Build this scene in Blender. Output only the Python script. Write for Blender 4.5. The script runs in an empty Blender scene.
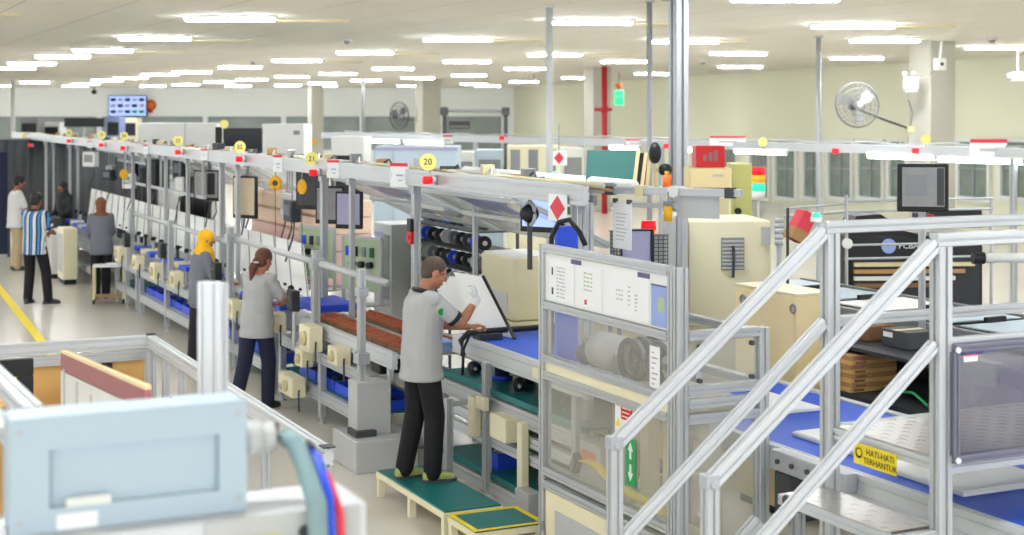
import bpy, bmesh, math, random
from mathutils import Vector, Matrix, Euler
random.seed(7)
PI = math.pi
SC = bpy.context.scene
COL = SC.collection
# ---------------------------------------------------------------- frames
# the production line runs obliquely to the view; its own frame: +x along the line
# towards the stile, +y across it (away from the aisle), origin at the safety cabin's left post
HC = 2.93
LO = Vector((0.217, 9.83, 0.0))
LR = math.atan2(-0.9022, 0.4312)
def L(a, b, z=0.0):
    return Vector((LO.x + a*0.4312 + b*0.9022, LO.y - a*0.9022 + b*0.4312, z))
def at(px, py, Y):          # a place seen in the photograph at distance Y
    return Vector(((px-512)/1490*Y, Y, HC-(py-112)/1490*Y))
# ---------------------------------------------------------------- materials
def lin(c):
    c /= 255.0
    return c/12.92 if c <= 0.04045 else ((c+0.055)/1.055)**2.4
M = {}
def mat(name, rgb, rough=0.5, metal=0.0, var=0.06, scale=6.0, alpha=None, emit=None, spec=0.4):
    m = bpy.data.materials.new(name); m.use_nodes = True
    nt = m.node_tree; bs = nt.nodes['Principled BSDF']
    col = [lin(x) for x in rgb]
    tc = nt.nodes.new('ShaderNodeTexCoord')
    nz = nt.nodes.new('ShaderNodeTexNoise'); nz.inputs['Scale'].default_value = scale
    nz.inputs['Detail'].default_value = 4
    nt.links.new(tc.outputs['Object'], nz.inputs['Vector'])
    mx = nt.nodes.new('ShaderNodeMix'); mx.data_type = 'RGBA'
    mx.inputs[6].default_value = [c*(1-var) for c in col]+[1]
    mx.inputs[7].default_value = [min(1, c*(1+var)) for c in col]+[1]
    nt.links.new(nz.outputs['Fac'], mx.inputs[0])
    nt.links.new(mx.outputs[2], bs.inputs['Base Color'])
    bs.inputs['Roughness'].default_value = rough
    bs.inputs['Metallic'].default_value = metal
    bs.inputs['Specular IOR Level'].default_value = spec
    if alpha is not None: bs.inputs['Alpha'].default_value = alpha
    if emit:
        bs.inputs['Emission Color'].default_value = [lin(x) for x in emit[0]]+[1]
        bs.inputs['Emission Strength'].default_value = emit[1]
    M[name] = m
    return m
mat('alu', (188,192,195), 0.36, 0.3, 0.025)
mat('alu_white', (206,210,214), 0.42, 0.15, 0.02)
mat('alu_dark', (150,154,156), 0.4, 0.35)
mat('steel', (178,182,188), 0.42, 0.3, 0.03)
mat('checker', (180,178,174), 0.3, 0.5, 0.04)
mat('cream', (236,229,196), 0.5, var=0.03)
mat('cream_dark', (214,203,160), 0.5)
mat('carton_cream', (238,219,168), 0.6, var=0.03)
mat('white', (236,238,236), 0.5, var=0.02)
mat('paper', (240,242,244), 0.7, var=0.02)
mat('offwhite', (222,224,220), 0.5)
mat('black', (22,23,27), 0.5)
mat('dark', (44,46,52), 0.55, var=0.25)
mat('charcoal', (70,72,76), 0.6)
mat('grey', (140,143,146), 0.5)
mat('lightgrey', (188,190,190), 0.5)
mat('blue', (40,82,222), 0.45)
mat('belt_blue', (36,88,205), 0.55, var=0.05)
mat('bluelight', (150,170,225), 0.5)
mat('teal', (20,112,112), 0.4)
mat('teal_board', (72,128,122), 0.5)
mat('yellow', (240,215,40), 0.5)
mat('disc_yellow', (246,238,140), 0.5, var=0.02)
mat('amber', (240,180,20), 0.5)
mat('orange', (225,110,40), 0.5, var=0.2)
mat('tray_orange', (190,104,72), 0.5, var=0.3, scale=30)
mat('red', (205,30,38), 0.45)
mat('maroon', (160,98,104), 0.55)
mat('pinkred', (222,60,80), 0.5)
mat('green', (40,160,90), 0.5)
mat('green_dark', (60,110,70), 0.6)
mat('pcb', (176,196,160), 0.45, var=0.2, scale=40)
mat('salmon', (244,214,188), 0.7, var=0.05)
mat('salmon2', (242,204,194), 0.7, var=0.05)
mat('carton', (178,138,92), 0.75)
mat('carton_dark', (130,96,66), 0.75)
mat('kraft', (214,170,104), 0.75)
mat('paleblue', (190,208,220), 0.5, var=0.03)
mat('robot_blue', (174,192,205), 0.45, var=0.02, scale=3)
mat('lilac', (170,168,200), 0.5)
mat('purple', (96,92,132), 0.5)
mat('skin', (176,120,92), 0.55, var=0.06)
mat('skin_dark', (140,92,70), 0.55, var=0.06)
mat('hair_black', (28,24,24), 0.5, var=0.3, scale=60)
mat('hair_brown', (96,52,42), 0.45, var=0.35, scale=60)
mat('hair_short', (84,68,60), 0.7, var=0.3, scale=120)
mat('shirt_grey', (176,178,180), 0.85, var=0.05, scale=12)
mat('shirt_white', (206,206,206), 0.85, var=0.05)
mat('jacket', (118,122,134), 0.85, var=0.08)
mat('trouser_black', (26,26,30), 0.85, var=0.2)
mat('trouser_navy', (36,40,66), 0.85, var=0.15)
mat('trouser_khaki', (176,158,124), 0.85)
mat('hijab_yellow', (245,186,30), 0.8, var=0.08, scale=10)
mat('hijab_brown', (128,80,52), 0.8, var=0.2, scale=14)
mat('glove', (232,234,236), 0.8)
mat('shoe', (60,62,56), 0.6)
mat('shoe_lime', (178,186,110), 0.6, var=0.3, scale=40)
mat('eye', (240,240,238), 0.3); mat('iris', (40,28,22), 0.3)
mat('lip', (150,86,76), 0.5)
mat('screen_lit', (120,140,200), 0.3, emit=((150,170,235), 0.5))
mat('screen_grey', (150,150,150), 0.35, var=0.2, scale=9)
mat('screen_sand', (206,190,160), 0.35, var=0.12, scale=7)
mat('screen_black', (16,18,26), 0.25)
mat('lamp_on', (255,255,255), 0.5, emit=((246,250,255), 29.0))
mat('tube_on', (255,255,255), 0.5, emit=((250,253,255), 12.0))
mat('red_lamp', (225,25,35), 0.35, emit=((230,20,30), 0.25))
mat('amber_lamp', (245,150,30), 0.35, emit=((245,140,20), 0.25))
mat('green_lamp', (40,200,130), 0.35, emit=((40,220,150), 0.5))
mat('cyan_glow', (90,210,225), 0.35, emit=((80,210,230), 0.6))
mat('exit_green', (40,190,120), 0.4, emit=((40,200,120), 0.6))
mat('red_pipe', (185,40,48), 0.45)
mat('window_dark', (120,134,124), 0.25, var=0.5, scale=2.2)
mat('band_dark', (146,156,152), 0.3, var=0.35, scale=0.8)
mat('column', (190,188,176), 0.6, var=0.03)
mat('grass_green', (204,206,128), 0.5)
def clear(name, rgb, fac, rough=0.08):      # see-through sheet: mostly transparent, partly glossy/diffuse
    m = bpy.data.materials.new(name); m.use_nodes = True
    nt = m.node_tree; bs = nt.nodes['Principled BSDF']
    bs.inputs['Base Color'].default_value = [lin(x) for x in rgb]+[1]
    bs.inputs['Roughness'].default_value = rough
    tr = nt.nodes.new('ShaderNodeBsdfTransparent')
    nz = nt.nodes.new('ShaderNodeTexNoise'); nz.inputs['Scale'].default_value = 1.6
    mr = nt.nodes.new('ShaderNodeMapRange'); mr.inputs[3].default_value = fac*0.75; mr.inputs[4].default_value = fac*1.25
    mix = nt.nodes.new('ShaderNodeMixShader')
    nt.links.new(nz.outputs['Fac'], mr.inputs[0]); nt.links.new(mr.outputs[0], mix.inputs[0])
    nt.links.new(tr.outputs[0], mix.inputs[1]); nt.links.new(bs.outputs[0], mix.inputs[2])
    nt.links.new(mix.outputs[0], nt.nodes['Material Output'].inputs['Surface'])
    M[name] = m
clear('acrylic', (214,214,206), 0.22)
clear('acrylic_low', (222,220,206), 0.24)
clear('acrylic_purple', (98,96,108), 0.45)
mat('pane_frame', (112,112,128), 0.45, var=0.03)
mat('film_blue', (112,130,222), 0.4)
mat('hose_green', (128,156,160), 0.5)
clear('film', (205,205,222), 0.42, 0.25)
clear('glass', (190,220,228), 0.75, 0.08)
clear('hood', (206,208,204), 0.5, 0.25)
clear('mesh_grid', (140,140,132), 0.55, 0.6)
clear('fan_wire', (120,125,128), 0.5, 0.4)
# ---------------------------------------------------------------- mesh building
class MB:
    def __init__(s): s.v = []; s.f = []; s.m = []; s.mi = 0; s.mx = Matrix.Identity(4)
    def add(s, vs, fs):
        n = len(s.v)
        s.v += [tuple(s.mx @ Vector(p)) for p in vs]
        s.f += [tuple(i+n for i in f) for f in fs]; s.m += [s.mi]*len(fs)
        return s
    def box(s, x0, x1, y0, y1, z0, z1):
        x0, x1 = min(x0,x1), max(x0,x1); y0, y1 = min(y0,y1), max(y0,y1); z0, z1 = min(z0,z1), max(z0,z1)
        return s.add([(x0,y0,z0),(x1,y0,z0),(x1,y1,z0),(x0,y1,z0),(x0,y0,z1),(x1,y0,z1),(x1,y1,z1),(x0,y1,z1)],
            [(0,3,2,1),(4,5,6,7),(0,1,5,4),(1,2,6,5),(2,3,7,6),(3,0,4,7)])
    def cbox(s, c, d): return s.box(c[0]-d[0]/2,c[0]+d[0]/2,c[1]-d[1]/2,c[1]+d[1]/2,c[2]-d[2]/2,c[2]+d[2]/2)
    def prism(s, poly, axis, h0, h1):       # poly in the two other axes, extruded along axis
        n = len(poly)
        def P(p, h):
            return {'x': (h,p[0],p[1]), 'y': (p[0],h,p[1]), 'z': (p[0],p[1],h)}[axis]
        return s.add([P(p,h0) for p in poly]+[P(p,h1) for p in poly],
            [tuple(range(n))[::-1], tuple(range(n,2*n))]+[(i,(i+1)%n,n+(i+1)%n,n+i) for i in range(n)])
    def frame(s, d, up=None):
        d = Vector(d).normalized()
        u = Vector(up) if up else (Vector((0,0,1)) if abs(d.z) < 0.9 else Vector((0,1,0)))
        x = d.cross(u).normalized(); y = x.cross(d).normalized()
        return x, y
    def sect(s, p0, p1, poly, up=None):
        p0, p1 = Vector(p0), Vector(p1); x, y = s.frame(p1-p0, up); n = len(poly)
        vs = [p0+x*a+y*b for a,b in poly]+[p1+x*a+y*b for a,b in poly]
        return s.add(vs, [tuple(range(n)), tuple(range(n,2*n))[::-1]]+[(i,n+i,n+(i+1)%n,(i+1)%n) for i in range(n)])
    def cyl(s, p0, p1, r, seg=12, r1=None):
        p0, p1 = Vector(p0), Vector(p1); x, y = s.frame(p1-p0); r1 = r if r1 is None else r1
        c = [(math.cos(2*PI*i/seg), math.sin(2*PI*i/seg)) for i in range(seg)]
        vs = [p0+(x*a+y*b)*r for a,b in c]+[p1+(x*a+y*b)*r1 for a,b in c]
        return s.add(vs, [tuple(range(seg)), tuple(range(seg,2*seg))[::-1]]+[(i,seg+i,seg+(i+1)%seg,(i+1)%seg) for i in range(seg)])
    def bar(s, p0, p1, w, h=None, up=None):
        h = h or w; return s.sect(p0, p1, [(-w/2,-h/2),(w/2,-h/2),(w/2,h/2),(-w/2,h/2)], up)
    def prof(s, p0, p1, w, h=None, up=None):    # slotted aluminium extrusion; h > 1.5 w gives a twin slot on the long faces
        h = h or w; g = min(w,h)*0.11; dp = min(w,h)*0.16; c = min(w,h)*0.06
        W, H = w/2, h/2
        def side(n, half, other, f):            # points along one face running from -half to half
            pts = [f(-half+c, other)]
            for k in range(n):
                m = -half + (2*half)*(k+0.5)/n
                pts += [f(m-g,other), f(m-g,other-dp), f(m+g,other-dp), f(m+g,other)]
            return pts+[f(half-c, other)]
        nx = 2 if w > 1.5*h else 1; ny = 2 if h > 1.5*w else 1
        poly = side(nx,W,H,lambda a,o:(a,-o)) + side(ny,H,W,lambda a,o:(o,a)) + side(nx,W,H,lambda a,o:(-a,o)) + side(ny,H,W,lambda a,o:(-o,-a))
        return s.sect(p0, p1, poly, up)
    def tube(s, pts, r, seg=8):
        pts = [Vector(p) for p in pts]; n = len(pts); vs = []; fs = []
        x = None
        for i, p in enumerate(pts):
            d = (pts[min(i+1,n-1)]-pts[max(i-1,0)]).normalized()
            if x is None: x, y = s.frame(d)
            else:
                x = (x-d*x.dot(d)).normalized(); y = d.cross(x)
            for k in range(seg):
                t = 2*PI*k/seg; vs.append(p+(x*math.cos(t)+y*math.sin(t))*r)
        for i in range(n-1):
            for k in range(seg):
                fs.append((i*seg+k,i*seg+(k+1)%seg,(i+1)*seg+(k+1)%seg,(i+1)*seg+k))
        fs += [tuple(range(seg))[::-1], tuple(range((n-1)*seg,n*seg))]
        return s.add(vs, fs)
    def loft(s, rings, seg=16):                 # rings: (centre, xvec, yvec)
        vs = []; fs = []; n = len(rings)
        for c, x, y in rings:
            c, x, y = Vector(c), Vector(x), Vector(y)
            for k in range(seg):
                t = 2*PI*k/seg; vs.append(c+x*math.cos(t)+y*math.sin(t))
        for i in range(n-1):
            for k in range(seg):
                fs.append((i*seg+k,i*seg+(k+1)%seg,(i+1)*seg+(k+1)%seg,(i+1)*seg+k))
        fs += [tuple(range(seg))[::-1], tuple(range((n-1)*seg,n*seg))]
        return s.add(vs, fs)
    def ell(s, c, r, seg=14, rings=9, rot=None):
        c = Vector(c); r = r if hasattr(r,'__len__') else (r,r,r); R = rot or Matrix.Identity(3)
        vs = [c+R@Vector((0,0,-r[2]))]; fs = []
        for i in range(1,rings):
            t = -PI/2+PI*i/rings
            for k in range(seg):
                p = 2*PI*k/seg
                vs.append(c+R@Vector((r[0]*math.cos(t)*math.cos(p), r[1]*math.cos(t)*math.sin(p), r[2]*math.sin(t))))
        vs.append(c+R@Vector((0,0,r[2]))); e = len(vs)-1
        for k in range(seg):
            fs.append((0,1+(k+1)%seg,1+k)); b = 1+(rings-2)*seg; fs.append((e,b+k,b+(k+1)%seg))
        for i in range(rings-2):
            for k in range(seg):
                fs.append((1+i*seg+k,1+i*seg+(k+1)%seg,1+(i+1)*seg+(k+1)%seg,1+(i+1)*seg+k))
        return s.add(vs, fs)
    def caps(s, p0, p1, r0, r1, seg=12):        # tapered limb with round ends
        p0, p1 = Vector(p0), Vector(p1); d = (p1-p0).normalized(); x, y = s.frame(d); R = []
        for t in (-0.98,-0.8,-0.5,0): R.append((p0+d*r0*t, x*r0*math.sqrt(1-t*t), y*r0*math.sqrt(1-t*t)))
        for t in (0,0.5,0.8,0.98): R.append((p1+d*r1*t, x*r1*math.sqrt(1-t*t), y*r1*math.sqrt(1-t*t)))
        return s.loft(R, seg)
    def torus(s, c, R, r, axis='y', seg=32, s2=6):
        pts = []
        for i in range(seg+1):
            t = 2*PI*i/seg; a, b = R*math.cos(t), R*math.sin(t)
            pts.append(Vector(c)+{'x':Vector((0,a,b)),'y':Vector((a,0,b)),'z':Vector((a,b,0))}[axis])
        return s.tube(pts, r, s2)
    def build(s, name, m, parent=None, smooth=False, bev=0.0):
        me = bpy.data.meshes.new(name); me.from_pydata(s.v, [], s.f)
        for q in (m if isinstance(m,(list,tuple)) else [m]): me.materials.append(M[q] if isinstance(q,str) else q)
        for p, k in zip(me.polygons, s.m): p.material_index = k
        bm = bmesh.new(); bm.from_mesh(me); bmesh.ops.recalc_face_normals(bm, faces=bm.faces); bm.to_mesh(me); bm.free()
        if smooth:
            for p in me.polygons: p.use_smooth = True
        o = bpy.data.objects.new(name, me); COL.objects.link(o)
        if parent: o.parent = parent
        if bev:
            b = o.modifiers.new('bevel','BEVEL'); b.width = bev; b.segments = 2; b.limit_method = 'ANGLE'
        return o
def tag(o, label=None, cat=None, group=None, kind=None):
    if label: o['label'] = label
    if cat: o['category'] = cat
    if group: o['group'] = group
    if kind: o['kind'] = kind
    return o
def thing(name, label, cat, loc, rz=0.0, group=None, rx=0.0, ry=0.0):
    o = bpy.data.objects.new(name, None); o.empty_display_size = 0.1; COL.objects.link(o)
    o.location = loc; o.rotation_euler = (rx, ry, rz)
    return tag(o, label, cat, group)
def lt(name, label, cat, a, b, z=0.0, dr=0.0, group=None):     # a thing standing in the line's frame
    return thing(name, label, cat, L(a,b,z), LR+dr, group)
def kids(o): return list(o.children)
def dup(o, loc=None, rz=None, label=None, group=None, parent=None, ks=None):
    c = o.copy(); COL.objects.link(c)
    if parent: c.parent = parent
    if loc is not None: c.location = loc
    if rz is not None: c.rotation_euler.z = rz
    if label: c['label'] = label
    if group: c['group'] = group
    for k in (kids(o) if ks is None else ks): dup(k, parent=c)
    return c
def struct(name, mb, m, bev=0.0, smooth=False):
    o = mb.build(name, m, bev=bev, smooth=smooth); o['kind'] = 'structure'; return o
def text(name, s, size, m, parent, loc, rot=(PI/2,0,0), ext=0.0008, align='CENTER'):
    cu = bpy.data.curves.new(name,'FONT'); cu.body = s; cu.size = size; cu.extrude = ext
    cu.align_x = align; cu.align_y = 'CENTER'; cu.resolution_u = 2
    t = bpy.data.objects.new('tmp', cu); COL.objects.link(t)
    me = bpy.data.meshes.new_from_object(t.evaluated_get(bpy.context.evaluated_depsgraph_get()))
    bpy.data.objects.remove(t); me.name = name
    me.materials.clear(); me.materials.append(M[m])
    o = bpy.data.objects.new(name, me); COL.objects.link(o); o.parent = parent; o.location = loc; o.rotation_euler = rot
    return o
# ================================================================ the hall
def floor_mat():
    m = mat('floor', (216,210,198), 0.22, 0, 0.05, 0.7, spec=0.5)
    return m
floor_mat()
def ceil_mat():
    m = mat('ceiling', (226,222,209), 0.8, 0, 0.03, 0.5)
    nt = m.node_tree; bs = nt.nodes['Principled BSDF']
    src = bs.inputs['Base Color'].links[0].from_socket
    g = nt.nodes.new('ShaderNodeNewGeometry'); sx = nt.nodes.new('ShaderNodeSeparateXYZ')
    nt.links.new(g.outputs['Position'], sx.inputs[0])
    def mth(op, a, b=None):
        n = nt.nodes.new('ShaderNodeMath'); n.operation = op
        for i, q in enumerate((a, b)):
            if q is None: continue
            if isinstance(q,(int,float)): n.inputs[i].default_value = q
            else: nt.links.new(q, n.inputs[i])
        return n.outputs[0]
    across = mth('ADD', mth('MULTIPLY', sx.outputs[0], 0.9022), mth('MULTIPLY', sx.outputs[1], 0.4312))
    j1 = mth('LESS_THAN', mth('FRACT', mth('DIVIDE', across, 1.2)), 0.022)
    j2 = mth('LESS_THAN', mth('FRACT', mth('DIVIDE', sx.outputs[1], 0.62)), 0.05)
    j = mth('MINIMUM', mth('ADD', mth('MULTIPLY', j1, 0.34), mth('MULTIPLY', j2, 0.14)), 1.0)
    mx = nt.nodes.new('ShaderNodeMix'); mx.data_type = 'RGBA'
    nt.links.new(j, mx.inputs[0]); nt.links.new(src, mx.inputs[6]); mx.inputs[7].default_value = (0.12,0.10,0.07,1)
    nt.links.new(mx.outputs[2], bs.inputs['Base Color'])
ceil_mat()
mat('wall_white', (244,248,244), 0.7, var=0.02, scale=0.6)
mat('wall_cream', (224,224,200), 0.7, var=0.03, scale=0.5)
struct('floor', MB().box(-42,22,-4,82,-0.1,0), 'floor')
struct('ceiling', MB().box(-42,22,-4,82,4.25,4.4), 'ceiling')
YF = 80.0
struct('wall_far', MB().box(-42,2.5,YF,YF+0.2,0,4.25), 'wall_white')
# right wall, local x along it (towards the far end)
W0 = Vector((11.86,34.5,0)); WD = Vector((-0.2503,0.9682,0)); WR = math.atan2(WD.y, WD.x)
def wall_s(px):
    k = (px-512)/1490.0
    return (k*W0.y-W0.x)/(WD.x-k*WD.y)
w = struct('wall_right', MB().box(-24,47,-0.2,0,0,4.25), 'wall_cream'); w.location = W0; w.rotation_euler.z = WR
wins = [(1004,1034),(961,990),(914,952),(892,908),(861,884),(831,853),(806,822),(778,797),(753,770),(724,738)]
for i,(x0,x1) in enumerate(wins):
    s0, s1 = sorted((wall_s(x0), wall_s(x1)))
    Yw = W0.y+WD.y*(s0+s1)/2; zb = max(0.15,HC-85*Yw/1490); zw = HC-30*Yw/1490
    fr = MB(); t = 0.11
    for (a,b,c,d) in ((s0-t,s0,zb-.12,zw+.1),(s1,s1+t,zb-.12,zw+.1)): fr.box(a,b,0.0,0.10,c,d)
    fr.box(s0,s1,0.0,0.10,zb-.12,zb); fr.box(s0,s1,0.0,0.10,zw,zw+.1)
    o = struct('window_%d' % (i+1), fr, 'offwhite'); o.location = W0; o.rotation_euler.z = WR
    p = MB().box(s0,s1,0.012,0.03,zb,zw).build('pane','window_dark',o)
    b = MB(); m = (s0+s1)/2; b.box(m-0.03,m+0.03,0.03,0.06,zb,zw); b.box(s0,s1,0.03,0.06,(zb+zw)/2,(zb+zw)/2+.05)
    b.build('glazing_bar','grey',o)
# far wall: dark band of internal windows under the white upper wall
for i,(x0,x1) in enumerate(((-28,-22.3),(-22.0,-16.6),(-16.3,-12.4),(-12.1,-8.2),(-7.9,-3.9),(-3.6,-0.6))):
    fr = MB().box(x0,x1,YF-0.10,YF,2.60,2.68).box(x0,x0+0.12,YF-0.10,YF,0.9,2.6).box(x1-0.12,x1,YF-0.10,YF,0.9,2.6)
    o = struct('window_%d' % (i+11), fr, 'grey')
    MB().box(x0+0.12,x1-0.12,YF-0.05,YF-0.02,0.9,2.6).build('pane','band_dark',o)
# columns, square and turned with the production line
def column(name, px, Y, s, m='column'):
    p = at(px,112,Y); o = struct(name, MB().box(-s/2,s/2,-s/2,s/2,0,4.25), m, bev=0.015)
    o.location = (p.x,p.y,0); o.rotation_euler.z = LR; return p
PC = column('column', 932, 28.1, 0.60)
PC2 = column('column', 597.5, 44.1, 0.60)
PC3 = column('column', 428, 61.5, 0.82)
PC4 = column('column', 315.5, 72, 0.62)
# yellow lane line on the floor
ln = MB().add([tuple(L(a,b,0.004)) for a,b in ((-30,-1.02-0.06),(-30,-1.02+0.06),(-7.2,-1.78+0.06),(-7.2,-1.78-0.06))],[(0,1,2,3)])
struct('trim_1', ln, 'yellow')
# ---------------------------------------------------------------- ceiling lights
lamps = [(785,0),(230,19.5),(155,39),(103,51),(63,57),(32,64),(14,68.5),
 (590,23),(458,40),(365,53),(297,61),(240,67.5),(192,72.3),(160,74.8),(131,78.2),(107,80.5),(86,84.2),
 (853,27),(685,42),(555,55),(467,62),(393,69),(338,74),(292,77),(252,79.7),(219,82),(186,84.8),
 (885,41),(738,54),(625,62),(525,69),(469,75.6),(418,78.3),(366,80.6),(322,83.4),(288,85.4),
 (997,48),(857,58.5),(740,67),(653,74),(578,78),(524,81.8),(474,84.2)]
P = [at(x,y,1490*1.27/(112-y)) for x,y in lamps]
seen = len(P)
P += [Vector(q+(4.2,)) for q in ((-1.7,16.3),(0.7,11.3),(3.0,6.3),(-6.0,14),(-3.6,9),(-1.2,4),(-8.4,19),(-10.7,24),(-13.2,29),(-15.6,34),(5.5,12.6),(7.8,7.6),(7.7,18.1),(10.1,13),(10.4,23.5),(-10.4,13.5),(-8,8.5),(-12.8,18.5),(-15,23.5),(-18,30),(-20,38),(-22,48),(5.4,2.5))]
farrow = [Vector((x,y,4.2)) for y,xs in ((73.0,(-33,-29,-25,-21.4,-17.6,-13.4,-9.2,-5.0,-1.2)),(64.0,(-29,-24.5,-20.5))) for x in xs]
def nth(i, n): return i
def make_lamp():
    t = thing('ceiling_light','x','ceiling light',(0,0,0),0,'ceiling lights')
    MB().box(-0.63,0.63,-0.13,0.13,0.015,0.05).build('housing','white',t,bev=0.01)
    MB().prism([(-0.10,0.015),(-0.09,-0.02),(0.09,-0.02),(0.10,0.015)],'x',-0.6,0.6).build('diffuser','lamp_on',t)
    return t
lamp0 = make_lamp()
def near_word(x, y):
    v = 'nearest' if y < 30 else 'mid-distance' if y < 62 else 'far' if y < 76 else 'farthest'
    h = 'left edge' if x < 70 else 'left' if x < 280 else 'centre left' if x < 450 else 'centre' if x < 620 else 'centre right' if x < 800 else 'right'
    return v, h
cnt = {}
for x,y in lamps: cnt[near_word(x,y)] = cnt.get(near_word(x,y),0)+1
run = {}
ORD = ['first','second','third','fourth','fifth','sixth','seventh','eighth','ninth','tenth','eleventh','twelfth']
order = sorted(range(seen), key=lambda i: lamps[i][0])
LB = {}
for i in order:
    k = near_word(*lamps[i]); run[k] = run.get(k,0)+1
    z = '%s white strip ceiling light, %s of the ceiling' % k
    LB[i] = z if cnt[k] == 1 else z + ', %s from left there' % ORD[run[k]-1]
for i,p in enumerate(P):
    o = lamp0 if i == 0 else dup(lamp0)
    o.location = (p.x,p.y,4.2); o['label'] = LB.get(i,'white strip ceiling light outside the view'); o['group'] = 'ceiling lights' if i < seen else 'ceiling lights out of view'
for i,p in enumerate(farrow):
    o = dup(lamp0); o.location = p; o['group'] = 'ceiling lights'; o['label'] = 'tiny far strip light by the far wall, %s from the left' % (ORD[i] if i < 9 else ORD[i-9]+' of second row')
# dark slots (air diffusers) between the lamps
slots = [((273,21),(349,21.5)),((190,40.5),(252,41)),((132,51.5),(186,52)),((90,59.5),(137,60)),((492,41),(543,41)),((632,24.5),(668,24)),((0,15),(20,15.5)),((896,27.5),(955,26)),((320,62),(363,62)),((392,54),(440,54)),((584,55),(640,55.5)),((710,42.5),(745,42))]
for i,((x0,y0),(x1,y1)) in enumerate(slots):
    Y = 1490*1.30/(112-(y0+y1)/2); a = at(x0,y0,Y); b = at(x1,y1,Y)
    t = thing('air_diffuser','x','air vent',((a.x+b.x)/2,Y,4.22),0,'ceiling air slots'); h = (b.x-a.x)/2
    MB().box(-h,h,-0.07,-0.04,0,0.03).box(-h,h,0.04,0.07,0,0.03).box(-h,-h+0.03,-0.04,0.04,0,0.03).box(h-0.03,h,-0.04,0.04,0,0.03).build('frame','cream_dark',t)
    MB().box(-h+0.03,h-0.03,-0.04,0.04,0.012,0.028).build('slot','charcoal',t)
    t['label'] = 'dark narrow air slot in the ceiling, %s from the left of its kind' % ORD[sorted(range(len(slots)), key=lambda k: slots[k][0][0]).index(i)]
for i,(x,y,w_) in enumerate(((347,42,'left of the tall white pole'),(253,63,'small, far to the left'),(703,63,'behind the square steel post'),(992,41,'near the right edge beyond the column'),(534,76,'far off behind the tall white pole'))):
    p = at(x,y,1490*1.27/(112-y))
    t = thing('smoke_detector','white round smoke detector on the ceiling, '+w_,'smoke detector',(p.x,p.y,4.25),0,'smoke detectors')
    MB().cyl((0,0,0),(0,0,-0.03),0.09,16).build('base','offwhite',t,True)
    MB().cyl((0,0,-0.03),(0,0,-0.09),0.065,16,0.035).build('sensor_head','grey',t,True)
# ---------------------------------------------------------------- poles rising to the ceiling
def pole(px, Y, r, m, label, z0=0.0, sq=False, name='conduit_pole'):
    p = at(px,112,Y); t = thing(name,label,'pole',(p.x,p.y,z0),LR if sq else 0)
    H = 4.25-z0
    if sq: MB().prof((0,0,0.012),(0,0,H),2*r).build('shaft',m,t)
    else: MB().cyl((0,0,0.012),(0,0,H),r,14).build('shaft',m,t,True)
    MB().box(-1.8*r,1.8*r,-1.8*r,1.8*r,0,0.012).build('base_plate','grey',t)
    MB().box(-1.6*r,1.6*r,-1.6*r,1.6*r,H-0.02,H).build('ceiling_plate',m,t)
    return t
pole(549.5,18.6,0.042,'alu_white','tall white round pole from the line up to the ceiling, mid-picture')
pole(649.5,17.7,0.034,'steel','thin grey round pole just left of the square steel post')
pole(678.5,17.4,0.088,'steel','square grey steel post beside the thin pole, reaching the ceiling',sq=True,name='steel_post')
pole(818.5,26.0,0.045,'steel','thin grey pole left of the wall fan',0.0)
pole(363,60.0,0.06,'grey','distant thin dark pole left of the far column')
pole(13,60.0,0.09,'offwhite','distant pale pole at the far left edge')
# ================================================================ safety cabin with notice board
cab = lt('safety_cabin','aluminium safety cabin with clear panels and a notice board, beside the stair rails','machine enclosure',0,0)
q = 0.065
for i,(x,y,h) in enumerate(((0,0,2.06),(1.68,0,2.06),(0,0.56,1.36),(1.70,0.53,1.70))):
    MB().prof((x,y,0.03),(x,y,h),q).cyl((x,y,0),(x,y,0.03),0.035,10).build('post','alu',cab)
MB().prof((1.60,0.0,0.06),(1.60,0.0,2.03),0.05).build('post','alu',cab)
for z,h in ((2.035,0.05),(1.665,0.05),(1.315,0.045),(1.205,0.05),(0.575,0.05),(0.49,0.05),(0.09,0.05)):
    MB().prof((0.03,0,z),(1.575,0,z),q,h,(0,0,1)).build('crossbar','alu',cab)
MB().box(0.03,1.575,-0.012,0.01,1.23,1.292).build('sill_panel','cream',cab)
for z in (1.68,1.375,1.30,1.215,0.5):
    MB().prof((1.70,0.03,z),(1.70,0.50,z),0.055).build('crossbar','alu',cab)
for z in (1.66,1.375):
    MB().prof((1.66,0.53,z),(0.03,0.53,z),0.05).build('crossbar','alu',cab)
MB().prof((0,0.03,1.20),(0,0.53,1.20),0.05).prof((0,0.03,0.5),(0,0.53,0.5),0.05).build('crossbar','alu',cab)
MB().prof((1.70,0.50,0.55),(1.70,0.50,1.19),0.04).build('door_stile','alu',cab)
for (x,z) in ((1.69,1.62),(1.69,1.43)):
    for y in (0.09,0.44):
        MB().cyl((x+0.03,y,z),(x+0.055,y,z),0.014,10).build('panel_knob','charcoal',cab)
for args,n in (((0.033,1.575,0.0,0.006,1.34,1.64),'upper_pane'),((0.033,1.575,0.0,0.006,0.60,1.18),'lower_pane')):
    MB().box(*args).build(n,'acrylic' if n=='upper_pane' else 'acrylic_low',cab)
MB().box(1.697,1.703,0.03,0.5,1.40,1.655).build('side_pane','acrylic',cab)
MB().box(1.697,1.703,0.03,0.5,0.53,1.19).build('side_pane','acrylic_low',cab)
MB().box(0.03,1.66,0.04,0.52,1.24,1.27).build('deck','cream',cab)
MB().box(0.03,1.66,0.05,0.54,0.34,0.38).build('deck','cream',cab)
for x in (0.25,0.52,0.80,1.22): MB().box(x,x+0.11,0.42,0.50,0.385,1.235).build('inner_column','cream' if x<1 else 'offwhite',cab)
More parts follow.
